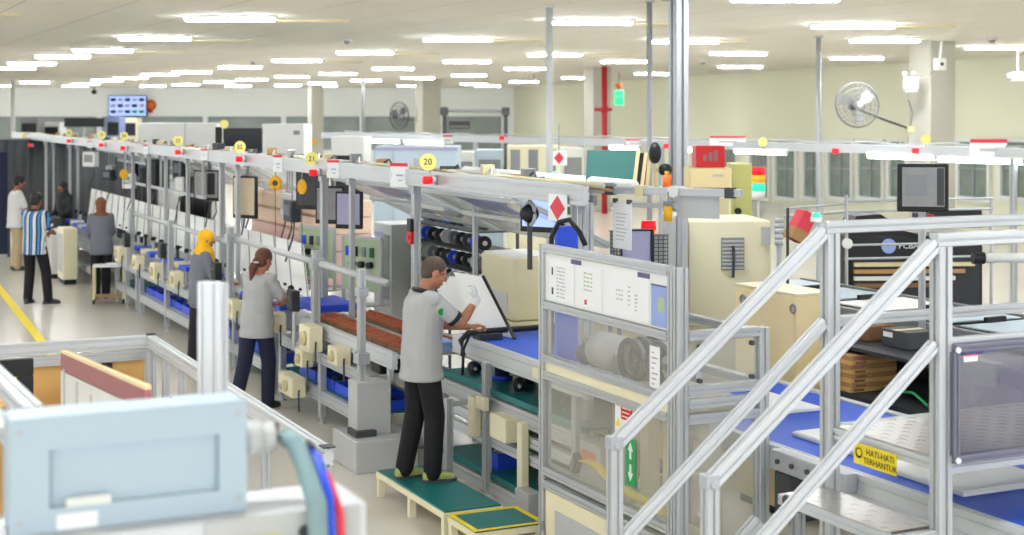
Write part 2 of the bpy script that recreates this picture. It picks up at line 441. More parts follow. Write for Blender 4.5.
# low beige door
dr = MB().box(0.045,0.93,-0.02,0.0,0.12,0.455).build('door','cream',cab,bev=0.006)
MB().box(0.19,0.80,-0.026,-0.021,0.0+0.14,0.35).build('door_window','lightgrey',dr)
MB().box(0.015,0.045,-0.035,-0.02,0.18,0.24).build('hinge','grey',dr); 
MB().box(0.96,1.57,-0.015,0.0,0.12,0.455).build('skirt_panel','cream',cab)
# notice board and its papers
nb = MB().box(0.035,1.575,-0.012,0.012,1.695,2.005).build('notice_board','white',cab)
def sheet(x0,x1,z0,z1,m,lines,pm,seed):
    s = MB().box(x0,x1,-0.016,-0.0125,z0,z1).build('pinned_sheet',m,nb)
    r = random.Random(seed); p = MB()
    for (a,b,c,d) in lines:
        n = max(1,int((d-c)/0.022))
        for k in range(n):
            z = d-k*(d-c)/n
            xx = a
            while xx < b-0.005:
                w_ = r.uniform(0.012,0.04); p.box(xx,min(b,xx+w_),-0.0172,-0.0163,z-0.010,z); xx += w_+r.uniform(0.006,0.02)
    if lines: p.build('print',pm,s)
sheet(0.10,0.44,1.71,1.97,'paper',[(0.20,0.32,1.72,1.93)],'lightgrey',1)
sheet(0.48,0.80,1.71,1.97,'paper',[(0.57,0.68,1.80,1.93)],'pcb',2)
sheet(0.84,1.36,1.705,1.985,'paper',[(0.98,1.06,1.79,1.87),(1.12,1.15,1.77,1.90),(1.20,1.24,1.75,1.86)],'lightgrey',3)
MB().box(0.13,0.155,-0.0172,-0.0163,1.745,1.79).build('print','charcoal',nb); MB().box(0.13,0.15,-0.0172,-0.0163,1.87,1.92).build('print','charcoal',nb)
MB().box(0.58,0.61,-0.0172,-0.0163,1.73,1.76).build('print','pinkred',nb)
bs = MB().box(1.385,1.555,-0.016,-0.0125,1.705,1.945).build('blue_sheet','bluelight',nb)
MB().box(1.46,1.535,-0.0172,-0.0163,1.79,1.875).build('sticker','pcb',bs)
MB().box(1.385,1.555,-0.0172,-0.0163,1.935,1.945).build('header_bar','purple',bs)
for x in (0.40,1.235):
    s = MB().box(x,x+0.13,-0.018,-0.0125,1.967,1.995).build('name_strip','purple',nb)
# sheets on the panes
s = MB().box(1.36,1.47,-0.010,-0.007,1.345,1.585).build('paper_strip','paper',cab)
pr = MB()
for k in range(7): pr.box(1.385,1.41+0.02*(k%3),-0.0112,-0.0103,1.365+0.03*k,1.372+0.03*k)
pr.build('print','grey',s)
s = MB().box(0.955,1.17,-0.010,-0.007,1.01,1.195).build('warning_sign','paper',cab)
MB().box(1.03,1.165,-0.012,-0.0103,1.10,1.185).build('red_field','red',s)
for k in range(3): MB().box(1.045,1.15-0.02*k,-0.0132,-0.0123,1.165-0.025*k,1.172-0.025*k).build('lettering','paper',s)
MB().prism([(0.965,1.05),(1.025,1.05),(0.995,1.105)],'y',-0.012,-0.0103).build('hazard_triangle','yellow',s)
s = MB().box(1.08,1.20,-0.010,-0.007,0.72,1.0).build('arrow_sign','green',cab)
for zc,sg in ((0.93,1),(0.80,-1)):
    MB().prism([(1.11,zc),(1.17,zc),(1.14,zc+0.05*sg)],'y',-0.012,-0.0103).box(1.13,1.15,-0.012,-0.0103,zc-0.05*(sg>0),zc+0.05*(sg<0)).build('arrow','white',s)
MB().box(0.955,1.0,-0.009,-0.0075,0.86,0.98).build('label','paper',cab)
# things standing behind the upper pane
def cabin_item(nm,label,cat,x,y,z=1.27): return lt(nm,label,cat,x,y,z)
t = cabin_item('film_roll','grey film roll lying left of the blue bundle behind the cabin pane','roll',0.42,0.26)
MB().cyl((-0.13,0,0.12),(0.13,0,0.12),0.12,18).build('roll','lightgrey',t,True); MB().cyl((-0.15,0,0.12),(0.15,0,0.12),0.035,12).build('core','cream_dark',t)
MB().box(-0.16,-0.14,-0.06,0.06,0,0.13).box(0.14,0.16,-0.06,0.06,0,0.13).build('cradle','grey',t)
t = cabin_item('cable_bundle','blue cable bundle in the middle behind the cabin pane','cable',0.80,0.26)
for k in range(5): MB().torus((0,-0.08+0.04*k,0.135),0.115-0.006*(k%2),0.02,'y',22,6).build('coil',('trouser_navy','jacket')[k%2],t,True)
MB().box(-0.03,0.03,-0.1,0.1,0,0.035).build('tie','charcoal',t)
t = cabin_item('motor_fan','round grey motor fan, the largest item behind the cabin pane','fan',1.13,0.26)
MB().cyl((0,-0.06,0.15),(0,0.07,0.15),0.14,22).build('housing','lightgrey',t,True)
MB().torus((0,-0.07,0.15),0.135,0.014).build('rim','charcoal',t,True)
f = MB()
for k in range(6):
    a = k*PI/3; f.prism([(0.03*math.cos(a),0.15+0.03*math.sin(a)),(0.12*math.cos(a-.25),0.15+0.12*math.sin(a-.25)),(0.12*math.cos(a+.25),0.15+0.12*math.sin(a+.25))],'y',-0.08,-0.065)
f.build('blade','charcoal',t); MB().cyl((0,-0.09,0.15),(0,-0.06,0.15),0.035,12).build('hub','grey',t); MB().box(-0.1,0.1,-0.06,0.06,0,0.03).build('foot','charcoal',t)
t = cabin_item('foil_bag','small crumpled silver bag at the left end behind the cabin pane','bag',0.17,0.22)
MB().ell((0,0,0.07),(0.09,0.07,0.07)).build('bag','charcoal',t,True); MB().cyl((0,0,0.12),(0.01,0,0.19),0.02,8,0.045).build('neck','grey',t,True)
t = lt('tape_stand_in','bent yellow tube behind the lower cabin pane, added in place of floor tape showing there','hose',0,0)
MB().tube([(0.22+0.13*k,0.12+0.03*math.sin(k*1.1),0.63+0.05*math.sin(1.0+k*0.45)) for k in range(9)],0.028,10).build('hose','yellow',t,True)  # tube added in place of the yellow floor tape showing in the lower pane
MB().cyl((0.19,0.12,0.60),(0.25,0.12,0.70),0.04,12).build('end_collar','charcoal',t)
t = lt('tool_box','grey tool box with an orange label behind the lower cabin pane','box',0.36,0.24,0.38)
MB().box(-0.14,0.14,-0.1,0.1,0,0.42).build('body','lightgrey',t,bev=0.01); MB().box(-0.10,0.08,-0.106,-0.101,0.30,0.37).build('label_plate','orange',t); MB().tube([(-0.06,0,0.42),(-0.05,0,0.46),(0.05,0,0.46),(0.06,0,0.42)],0.008).build('handle','charcoal',t)
# post next to the cabin that carries the line's overhead rail, with papers
t = lt('hanging_paper','white paper sheet hanging from the rail above the notice board','paper',-0.02,0.60,2.0)
MB().box(-0.13,0.12,0,0.003,0.0,0.32).build('sheet','paper',t); p = MB()
for k in range(8): p.box(-0.09,0.02+0.015*(k%4),-0.001,0.0,0.06+0.025*k,0.066+0.025*k)
p.build('print','lightgrey',t); MB().box(-0.12,-0.08,-0.01,0.012,0.31,0.34).box(0.07,0.11,-0.01,0.012,0.31,0.34).build('clip','charcoal',t)
t = lt('diamond_sign','white card with a red diamond on the overhead rail above the cabin','sign',-0.42,0.31,2.17)
MB().box(-0.14,0.14,0,0.004,0,0.19).build('card','paper',t)
MB().prism([(-0.115,0.095),(0,0.0+0.01),(0.115,0.095),(0,0.18)],'y',-0.002,0.0).build('diamond','pinkred',t)
# ================================================================ conveyors of the near line
def leg(mb, x, y, z): return mb.prof((x,y,0.05),(x,y,z),0.06).cyl((x,y,0),(x,y,0.05),0.018,8).cyl((x,y,0),(x,y,0.012),0.04,12)
cv = lt('belt_conveyor','blue belt conveyor running under the stile beyond the safety cabin','conveyor',0,0)
MB().box(0.06,6.0,0.62,1.74,1.0,1.03).build('belt','belt_blue',cv)
MB().prof((0.06,0.59,0.965),(6.0,0.59,0.965),0.05,0.14,(0,0,1)).build('side_rail','alu_white',cv)
MB().prof((0.06,1.77,0.965),(6.0,1.77,0.965),0.05,0.16,(0,0,1)).build('side_rail','alu_white',cv)
MB().box(0.06,6.0,0.72,1.66,0.84,0.88).build('return_belt','charcoal',cv)
for x in (1.95,3.5,5.0):
    for y in (0.6,1.76): leg(MB(),x,y,0.89).build('leg','alu',cv)
    MB().prof((x,0.64,0.45),(x,1.72,0.45),0.05).build('cross_member','alu',cv)
MB().prof((2.0,0.6,0.42),(6.0,0.6,0.42),0.06).build('stretcher','alu',cv)
gb = MB().box(1.86,2.28,0.48,0.56,0.93,1.04).build('guide_bracket','steel',cv,bev=0.006)
for x in (1.93,2.06,2.2): MB().cyl((x,0.465,0.985),(x,0.48,0.985),0.014,10).build('bolt','charcoal',gb)
MB().box(2.36,2.52,0.48,0.56,0.94,1.04).build('guide_bracket','steel',cv,bev=0.006)
MB().box(1.86,2.0,0.50,0.62,0.70,0.92).build('drive_box','charcoal',cv,bev=0.01)
def board(label, a, b, z, la, lb, r=0.0, nm='display_panel'):
    t = lt(nm,label,'panel',a,b,z,r,'white display panels on the belts')
    MB().box(-la/2,la/2,-lb/2,lb/2,0,0.022).build('back_cover','offwhite',t,bev=0.004)
    MB().box(-la/2+0.01,la/2-0.01,-lb/2+0.01,lb/2-0.01,0.0221,0.027).build('film','white',t)
    return t
board('white flat panel lying on the blue belt right under the stile platform',2.76,1.05,1.031,0.70,0.62)
board('white flat panel on the blue belt between the two sloping handrails',1.93,1.10,1.031,0.68,0.56)
board('white flat panel on the blue belt beside the cream carton',0.80,1.12,1.031,0.55,0.62)
board('white flat panel corner at the bottom right of the blue belt',3.95,1.0,1.031,0.66,0.6)
c2 = lt('belt_conveyor','blue belt conveyor with lower shelves in front of the man in black trousers','conveyor',0,0)
MB().box(-2.35,-0.05,0.40,1.20,1.10,1.13).build('belt','belt_blue',c2)
MB().prof((-2.35,0.37,1.06),(-0.05,0.37,1.06),0.05,0.15,(0,0,1)).build('side_rail','alu_white',c2)
MB().prof((-2.35,1.23,1.06),(-0.05,1.23,1.06),0.05,0.15,(0,0,1)).build('side_rail','alu_white',c2)
for z,m in ((0.80,'teal'),(0.155,'teal')):
    s = MB().box(-2.6,-0.05,0.36,1.15,z-0.02,z).build('shelf','teal',c2)
    MB().box(-2.6,-0.05,0.335,0.36,z-0.035,z+0.012).build('shelf_lip','teal',s)
    MB().prof((-2.6,0.35,z-0.11),(-0.05,0.35,z-0.11),0.05,0.12,(0,0,1)).build('shelf_rail','alu',s)
for z in (0.53,0.40): MB().prof((-2.6,0.37,z),(-0.05,0.37,z),0.05,0.075,(0,0,1)).build('shelf_rail','alu_white',c2)
MB().box(-2.6,-0.05,0.44,1.1,0.44,0.46).build('cable_deck','grey',c2)
for x in (-1.62,-0.15):
    for y in (0.32,1.20): leg(MB(),x,y,1.0).build('leg','alu',c2)
leg(MB(),-2.55,1.2,1.0).build('leg','alu',c2); leg(MB(),-2.55,0.36,0.80).build('leg','alu',c2)
leg(MB(),-1.90,0.12,0.70).prof((-1.90,0.14,0.66),(-1.90,0.33,0.66),0.04).build('leg','alu',c2)
MB().box(-1.66,-1.50,0.24,0.285,0.66,0.76).build('switch_box','cream',c2,bev=0.008)
MB().box(-1.85,-1.72,0.26,0.32,0.42,0.72).build('terminal_box','cream',c2,bev=0.01)
MB().box(-1.36,-1.08,0.22,0.33,0.50,0.68).build('drive_box','cream',c2,bev=0.01)
MB().box(-0.99,-0.91,0.27,0.33,0.10,0.68).build('duct','cream',c2,bev=0.006)
MB().box(-0.92,-0.70,0.22,0.33,0.02,0.22).build('foot_box','lightgrey',c2,bev=0.008)
MB().box(-0.78,-0.68,0.29,0.335,1.03,1.11).build('switch_box','cream',c2,bev=0.008)
# black padded stop bar over the belt
t = lt('stop_bar','black padded bar lying across the blue belt in front of the man','bar',-1.98,0.22,1.131)
MB().tube([(0,0.06,-0.12),(0,0.04,0.0),(0,0.10,0.055),(0,0.25,0.06),(0,1.02,0.06)],0.024,10).build('bar','black',t,True)
MB().tube([(0.02,0.1,0.03),(0.10,0.02,-0.05),(0.12,0.0,-0.25)],0.012).build('hose','black',t,True)
MB().box(-0.04,0.10,0.16,0.36,0.0,0.05).build('clamp','dark',t,bev=0.006)
board('white flat panel lying on the blue belt close to the safety cabin',-0.42,0.80,1.131,0.60,0.56)
# white back covers the man is handling
for i,(a,b,lab) in enumerate(((-2.20,0.62,'upright white panel leaning on the belt, held by the man'),(-2.95,0.72,'white panel leaning behind the man, left of the one he holds'))):
    t = lt('display_panel',lab,'panel',a,b,1.135 if i==0 else 1.05,0.0,'leaning white panels'); t.rotation_euler = (-0.12,0,LR+0.15)
    MB().prism([(-0.22,0),(0.34,0),(-0.20,0.44),(-0.66,0.44)],'y',0,0.02).build('back_cover','white',t,bev=0.003)
    MB().tube([(0.35,-0.004,0.0),(-0.19,-0.004,0.445)],0.014).build('edge_strip','black',t)
# small goods on the shelves
def small(nm,label,cat,a,b,z,grp=None,dr=0.0): return lt(nm,label,cat,a,b,z,dr,grp)
t = small('spool','dark blue spool standing on the teal shelf beside the man','spool',-1.98,0.62,0.80)
MB().cyl((0,0,0),(0,0,0.03),0.085,16).cyl((0,0,0.19),(0,0,0.22),0.085,16).build('flange','blue',t,True); MB().cyl((0,0,0.03),(0,0,0.19),0.06,16).build('winding','trouser_navy',t,True)
t = small('parts_bin','blue parts bin on the lowest shelf behind the conveyor leg','bin',-1.84,0.55,0.155)
MB().box(-0.14,0.14,-0.1,0.1,0,0.012).box(-0.14,0.14,-0.1,-0.088,0.012,0.12).box(-0.14,0.14,0.088,0.1,0.012,0.12).box(-0.14,-0.128,-0.088,0.088,0.012,0.12).box(0.128,0.14,-0.088,0.088,0.012,0.12).build('tub','blue',t); MB().ell((0,0,0.08),(0.11,0.07,0.06)).build('contents','lightgrey',t,True)
r = random.Random(3)
for i in range(16):
    a = -2.3+i*0.14; zz = 0.80 if i % 2 == 0 else 0.155
    k = i//2
    if zz == 0.80 and -2.15 < a < -1.85: a += 0.3
    if zz < 0.5 and -2.05 < a < -1.6: continue
    t = small('motor_part','x','motor part',a,0.52+0.2*(i%3),zz,'dark motor parts on the teal shelves',r.uniform(-.5,.5))
    MB().cyl((-0.05,0,0.05),(0.05,0,0.05),0.05,12).build('body',('dark','black','grey')[i%3],t,True); MB().cyl((0.05,0,0.05),(0.09,0,0.05),0.015,8).build('shaft','steel',t,True); MB().box(-0.05,0.05,-0.045,0.045,0,0.01).build('foot','charcoal',t)
    t['label'] = 'small dark motor part on the %s teal shelf, %s from the left' % ('upper' if zz > .5 else 'lowest', ORD[k])
# platforms for standing on
def platform(label, a0,a1,b0,b1,z,border,legs):
    t = lt('step_platform',label,'platform',(a0+a1)/2,(b0+b1)/2,0); w_,d = (a1-a0)/2,(b1-b0)/2
    MB().box(-w_,w_,-d,d,z-0.055,z-0.012).build('frame','cream',t,bev=0.004)
    MB().box(-w_+0.012,w_-0.012,-d+0.012,d-0.012,z-0.012,z).build('mat','teal',t,bev=0.003)
    if border:
        e = 0.035; y = MB()
        y.box(-w_,w_,-d,-d+e,z,z+0.003).box(-w_,w_,d-e,d,z,z+0.003).box(-w_,-w_+e,-d+e,d-e,z,z+0.003).box(w_-e,w_,-d+e,d-e,z,z+0.003); y.build('border_tape','yellow',t)
    for x in legs:
        for yy in (-d+0.03,d-0.03): MB().box(x-0.025,x+0.025,yy-0.025,yy+0.025,0,z-0.055).build('leg','cream',t)
    return t
platform('low teal platform the man stands on',-1.93,-0.60,-0.47,-0.02,0.20,False,(-0.63,0.0,0.63))
platform('low teal platform with a yellow border beside the safety cabin',-0.56,-0.10,-0.46,0.06,0.19,True,(-0.20,0.20))
t = lt('floor_tape','small yellow floor mark beside the low teal platform','floor mark',-1.9,-0.72,0.0); MB().box(-0.09,0.09,-0.05,0.05,0.001,0.003).build('tape','yellow',t)
t = lt('floor_tape','yellow floor mark below the bordered platform','floor mark',-0.60,-0.62,0.0); MB().box(-0.14,0.14,-0.04,0.04,0.001,0.003).build('tape','yellow',t)
# ================================================================ crossover stile
st = lt('crossover_stile','aluminium crossover stile with sloping handrails and chequer-plate platform','stile',0,0)
a1, a2, zt, zp, zm = 2.755, 3.556, 2.355, 1.37, 1.885
for a in (a1,a2):
    MB().prof((a,0.20,0.03),(a,0.20,zt-0.03),0.075).build('post','alu',st)
    MB().prof((a,1.95,0.03),(a,1.95,zt-0.03),0.075).build('post','alu',st)
    for z in (zt,) : MB().prof((a,0.16,z),(a,1.99,z),0.06).build('handrail','alu',st)
    MB().prof((a,0.24,zm),(a,1.91,zm),0.05).build('mid_rail','alu',st)
    MB().prof((a,0.21,zp-0.035),(a,1.95,zp-0.035),0.05,0.07,(0,0,1)).build('platform_beam','alu',st)
    b0,z0,b1,z1 = 0.16,zt-0.02,-1.02,1.40
    MB().prof((a,b0,z0),(a,b1,z1),0.06).build('sloping_handrail','alu_white',st)
    MB().prof((a,0.16,zm+0.0),(a,-1.02,0.92),0.05).build('sloping_mid_rail','alu_white',st)
    e = MB().prof((a,-1.03,0.03),(a,-1.03,1.38),0.06).build('foot_post','alu',st)
    MB().box(a-0.032,a+0.032,-1.065,-1.0,1.37,1.43).cyl((a-0.04,-1.03,1.39),(a+0.04,-1.03,1.39),0.02,12).build('hinge_joint','steel',e,bev=0.006)
    MB().prof((a,-0.22,0.93),(a,-1.0,0.27),0.05,0.10,(0,0,1)).prof((a,0.17,1.03),(a,-0.10,1.03),0.04,0.05,(0,0,1)).build('stringer','alu',st)
MB().prof((a1+0.04,0.20,zt-0.05),(a2-0.04,0.20,zt-0.05),0.05).build('crossbar','alu',st) if False else None
def chk(name, x0,x1,y0,y1,z):
    m = MB().box(x0,x1,y0,y1,z-0.006,z); 
    nx, ny = int((x1-x0)/0.06), int((y1-y0)/0.06)
    for i in range(nx):
        for j in range(ny):
            cx, cy = x0+(i+.5)*(x1-x0)/nx, y0+(j+.5)*(y1-y0)/ny; s = 0.022 if (i+j)%2 else -0.022
            m.add([(cx-0.022,cy-s,z),(cx+0.006,cy-0.006*(1 if s<0 else -1),z+0.008),(cx+0.022,cy+s,z),(cx-0.006,cy+0.006*(1 if s<0 else -1),z+0.008)],[(0,1,2,3)])
    return m
pl = chk('p',a1+0.04,a2-0.04,0.20,1.93,zp).build('platform_plate','checker',st)
MB().prof((a1+0.04,0.215,zp-0.035),(a2-0.04,0.215,zp-0.035),0.05,0.055,(0,0,1)).build('platform_beam','alu_white',st)
for k,(z,b0) in enumerate(((1.07,-0.10),(0.78,-0.46),(0.49,-0.82))):
    tr = chk('t',a1+0.03,a2-0.03,b0,b0+0.26,z).build('tread','checker',st)
    MB().prof((a1+0.03,b0+0.02,z-0.035),(a2-0.03,b0+0.02,z-0.035),0.04,0.055,(0,0,1)).build('nosing','alu_white',tr)
    if k == 0: MB().cyl((a1+0.05,b0-0.004,z-0.035),(a1+0.05,b0+0.002,z-0.035),0.03,12).build('plug','charcoal',tr)
# purple-tinted guard panel on the near side
gp = MB().box(a2-0.006+0.05,a2+0.05,0.25,1.88,zp+0.02,zm-0.01).build('guard_pane','acrylic_purple',st)
MB().prof((a2+0.05,0.23,zm-0.015),(a2+0.05,1.9,zm-0.015),0.035).prof((a2+0.05,0.23,zp),(a2+0.05,1.9,zp),0.035).prof((a2+0.05,0.235,zp+0.02),(a2+0.05,0.235,zm-0.03),0.035).build('guard_frame','pane_frame',gp)
MB().box(a2+0.069,a2+0.071,0.27,0.35,zm-0.075,zm-0.045).build('small_label','paper',gp); MB().box(a2+0.0711,a2+0.0716,0.27,0.35,zm-0.052,zm-0.045).build('label_stripe','pinkred',gp)
for z in (zp+0.0,zm-0.02): MB().cyl((a2+0.066,0.238,z),(a2+0.076,0.238,z),0.013,10).build('screw','white',gp)
# yellow warning plate hanging under the platform edge
wp = thing('warning_plate','yellow warning plate with black lettering on the platform edge','sign',L(3.14,0.165,zp-0.085),LR)
MB().box(-0.155,0.155,0.0,0.004,-0.05,0.05).build('plate','yellow',wp)
text('lettering','HATI-HATI',0.042,'black',wp,(0.04,-0.001,0.018)); text('lettering','TERHANTUK',0.042,'black',wp,(0.04,-0.001,-0.024))
MB().cyl((-0.115,-0.002,0.005),(-0.115,0.0,0.005),0.026,16).build('hand_symbol','black',wp); MB().cyl((-0.112,-0.003,0.008),(-0.112,-0.0021,0.008),0.017,14).build('hand_symbol','yellow',wp)
# second sloping rail support on the far side: status light on the corner joint
t = lt('corner_lamp','small green glowing lamp on the stile corner joint','lamp',a1-0.02,0.13,zt+0.03)
MB().cyl((0,0,0),(0,0,0.02),0.028,12).build('base','offwhite',t); MB().ell((0,0,0.028),(0.022,0.022,0.018)).build('lens','green_lamp',t,True)
# ================================================================ people (local: facing +y, x to their right)
def fuse(mb, name, m, parent, vox, it=6, fac=0.5):
    o = mb.build(name, m, None, True)
    r = o.modifiers.new('r','REMESH'); r.mode = 'VOXEL'; r.voxel_size = vox; r.use_smooth_shade = True
    s = o.modifiers.new('s','SMOOTH'); s.iterations = it; s.factor = fac
    me = bpy.data.meshes.new_from_object(o.evaluated_get(bpy.context.evaluated_depsgraph_get()))
    me.materials.clear()
    for q in (m if isinstance(m,(list,tuple)) else [m]): me.materials.append(M[q])
    for p in me.polygons: p.use_smooth = True
    bpy.data.objects.remove(o)
    o = bpy.data.objects.new(name, me); COL.objects.link(o)
    if parent: o.parent = parent
    return o
def ik(S, T, l1, l2, pole):
    S, T = Vector(S), Vector(T); d = T-S; D = min(d.length, (l1+l2)*0.995); d = d.normalized(); T = S+d*D
    a = (l1*l1-l2*l2+D*D)/(2*D); h = math.sqrt(max(0,l1*l1-a*a)); p = Vector(pole); p = (p-d*p.dot(d)).normalized()
    return S+d*a+p*h, T
def hand(mb, W, d, n, side, s=1.0, curl=0.6, g=1.0):
    # W wrist, d pointing along the hand, n out of the back of the hand, side +1 when the thumb is on +x' = d x n
    d = Vector(d).normalized(); n = Vector(n); n = (n-d*n.dot(d)).normalized(); x = d.cross(n)*side
    mb.loft([(W-d*0.02*s, x*0.024*s*g, n*0.017*s*g),(W+d*0.015*s, x*0.028*s*g, n*0.017*s*g),(W+d*0.05*s, x*0.038*s*g, n*0.016*s*g),(W+d*0.085*s, x*0.040*s*g, n*0.013*s*g),(W+d*0.097*s, x*0.036*s*g, n*0.008*s*g)],12)
    for k,(o,l) in enumerate(((0.029,0.070),(0.010,0.080),(-0.010,0.074),(-0.028,0.058))):
        p = W+d*0.088*s+x*o*s; q = d
        for j,f in enumerate((0.45,0.33,0.26)):
            a = curl*(0.45+0.35*j+0.06*k); q = (d*math.cos(a*(j+1)*0.8)-n*math.sin(a*(j+1)*0.8)).normalized()
            e = p+q*l*f*s; mb.caps(p,e,(0.0095-0.001*j)*s*g,(0.0088-0.001*j)*s*g,8); p = e
    p = W+d*0.028*s+x*0.030*s-n*0.006*s; q = (d*0.62+x*0.68-n*0.35).normalized()
    e = p+q*0.042*s; mb.caps(p,e,0.0125*s*g,0.011*s*g,8); q = (d*0.85+x*0.25-n*0.45).normalized(); mb.caps(e,e+q*0.032*s,0.011*s*g,0.009*s*g,8)
def person(label, loc, rz, H=1.7, skin='skin', top='shirt_grey', sleeve=0.55, bottom='trouser_black', shoe='shoe', hair='short',
           lean=0.0, bow=0.0, turn=0.0, rh=(0.2,0.05,0.80), lh=(-0.2,0.05,0.80), rdir=(0,0.1,-1), ldir=(0,0.1,-1), rn=(1,0,0), ln=(-1,0,0), rpole=(0.35,-0.8,-0.5), lpole=(-0.35,-0.8,-0.5),
           feet=((0.10,0.0),(-0.10,0.0)), toes=(0.12,-0.12), glove=False, hem=0.84, female=False, vox=0.008, skirt=False, collar=None, glasses=False, curl=0.6, extra=None):
    k = H/1.70
    t = thing('person',label,'person',loc,rz,'people on the production floor')
    hipZ = 0.95*k
    def up(p):      # upper body leans about the hips
        p = Vector(p)*k; dz = p.z-hipZ
        if dz > 0: return Vector((p.x, p.y*math.cos(lean)+dz*math.sin(lean), hipZ+dz*math.cos(lean)-p.y*math.sin(lean)))
        return p
    sh = 0.90 if female else 1.0
    S = {1: up((0.175*sh,0,1.385)), -1: up((-0.175*sh,0,1.385))}
    A = {}
    for sd,tg,pole in ((1,rh,rpole),(-1,lh,lpole)):
        A[sd] = ik(S[sd], Vector(tg)*k, 0.285*k, 0.25*k, pole)
    Lg = {}
    for sd,ft in ((1,feet[0]),(-1,feet[1])):
        hip = Vector((0.092*sd*k,0,0.91*k)); an = Vector((ft[0]*k,ft[1]*k,0.085*k)); Lg[sd] = (hip,)+ik(hip,an,0.418*k,0.410*k,(0.15*sd,1,0))
    def torso(mb, g, z0, z1, cap=True):
        R = [(0.765,0.182,0.146),(0.80,0.180,0.143),(0.86,0.172,0.130),(0.93,0.174,0.134),(1.00,0.166,0.130),(1.08,0.158 if not female else 0.142,0.128 if not female else 0.114),(1.17,0.164 if not female else 0.150,0.130 if not female else 0.120),(1.27,0.172*sh,0.134 if not female else 0.138),(1.34,0.170*sh,0.112),(1.385,0.150*sh,0.090),(1.42,0.095,0.072),(1.445,0.066,0.062)]
        L_ = []
        for z,rx,ry in R:
            if z < z0-0.001 or z > z1+0.001: continue
            gy = g if z < 1.41 else g*0.6
            c = up((0,-0.012 if z > 1.3 else 0.0,z)); ax = Vector((1,0,0)); ay = Vector((0,math.cos(lean),-math.sin(lean))) if z*k > hipZ else Vector((0,1,0))
            L_.append((c, ax*(rx*k+gy), ay*(ry*k+gy)))
        mb.loft(L_, 20)
    def arm(mb, sd, g, frac, taper=1.0):
        E, W = A[sd]; s0 = S[sd]
        if frac < 0.56:
            e = s0+(E-s0)*(frac/0.55); mb.caps(s0-Vector((0.02*sd*k,0,-0.0)),e,0.054*k+g,0.048*k+g*1.3)
        else:
            mb.caps(s0,E,0.052*k+g,0.042*k+g); f = (frac-0.55)/0.45; mb.caps(E,E+(W-E)*f,0.042*k+g,(0.042+(0.028-0.042)*f)*k+g)
        mb.caps(up((0.10*sd,-0.01,1.38)),s0,0.056*k+g,0.052*k+g)
    # --- body: one continuous surface
    b = MB(); torso(b,-0.012,0.80,1.445)
    HN = up((0,0.0,1.44)); hc = up((0,0.022,1.585)); bw = lean+bow
    Rh = Matrix.Rotation(turn,3,'Z') @ Matrix.Rotation(-bw,3,'X')
    hc = HN+Rh@(Vector((0,0.022,0.150))*k)
    def hp(x,y,z): return hc+Rh@(Vector((x,y,z))*k)
    b.caps(HN-Vector((0,0.01,0.04))*k, hp(0,-0.022,-0.06),0.058*k,0.054*k)
    b.ell(hp(0,-0.012,0.022),(0.076*k,0.094*k,0.092*k),18,12,Rh)          # cranium
    b.ell(hp(0,0.018,-0.035),(0.064*k,0.072*k,0.082*k),16,10,Rh)          # face
    b.ell(hp(0,0.050,-0.092),(0.034*k,0.032*k,0.024*k),12,8,Rh)           # chin
    b.ell(hp(0,0.072,0.022),(0.050*k,0.018*k,0.013*k),12,8,Rh)            # brow
    b.caps(hp(0,0.082,0.010),hp(0,0.104,-0.028),0.009*k,0.014*k,8)        # nose
    b.ell(hp(0.013,0.090,-0.032),(0.009*k,0.010*k,0.008*k),8,6); b.ell(hp(-0.013,0.090,-0.032),(0.009*k,0.010*k,0.008*k),8,6)
    b.ell(hp(0,0.080,-0.060),(0.026*k,0.012*k,0.007*k),10,6,Rh); b.ell(hp(0,0.078,-0.071),(0.022*k,0.012*k,0.008*k),10,6,Rh)
    for sd in (1,-1):
        b.ell(hp(0.076*sd,-0.012,-0.012),(0.012*k,0.022*k,0.034*k),10,8,Rh)
        b.ell(hp(0.042*sd,0.060,-0.030),(0.020*k,0.018*k,0.020*k),8,6,Rh)
        E, W = A[sd]; b.caps(S[sd],E,0.046*k,0.037*k); b.caps(E,E+(W-E)*0.35,0.037*k,0.039*k); b.caps(E+(W-E)*0.35,W,0.039*k,0.025*k)
        hand(b,W,rdir if sd>0 else ldir,rn if sd>0 else ln,-sd,k,curl)
        hip,kn,an = Lg[sd]; b.caps(hip,kn,0.078*k,0.050*k); b.caps(kn,kn+(an-kn)*0.3,0.050*k,0.052*k); b.caps(kn+(an-kn)*0.3,an,0.052*k,0.034*k)
        tv = Vector((math.sin(toes[0] if sd>0 else toes[1]),math.cos(toes[0] if sd>0 else toes[1]),0)); b.caps(an-Vector((0,0,0.045*k))-tv*0.03*k,an-Vector((0,0,0.055*k))+tv*0.14*k,0.032*k,0.026*k)
    fuse(b,'body',skin,t,min(vox,0.007),3,0.45)
    # --- face details
    for sd in (1,-1):
        e = MB().ell(hp(0.031*sd,0.074,0.002),(0.013*k,0.010*k,0.009*k),10,8,Rh).build('eye','eye',t,True)
        MB().ell(hp(0.031*sd,0.0815,0.002),(0.0055*k,0.004*k,0.0055*k),8,6,Rh).build('iris','iris',e,True)
    MB().ell(hp(0,0.087,-0.065),(0.020*k,0.007*k,0.006*k),10,6,Rh).build('mouth','lip',t,True)
    if not female:
        m = MB()
        for sd in (1,-1): m.caps(hp(0.014*sd,0.088,0.024),hp(0.048*sd,0.078,0.026),0.004*k,0.003*k,6)
        m.build('eyebrow','hair_short',t,True)
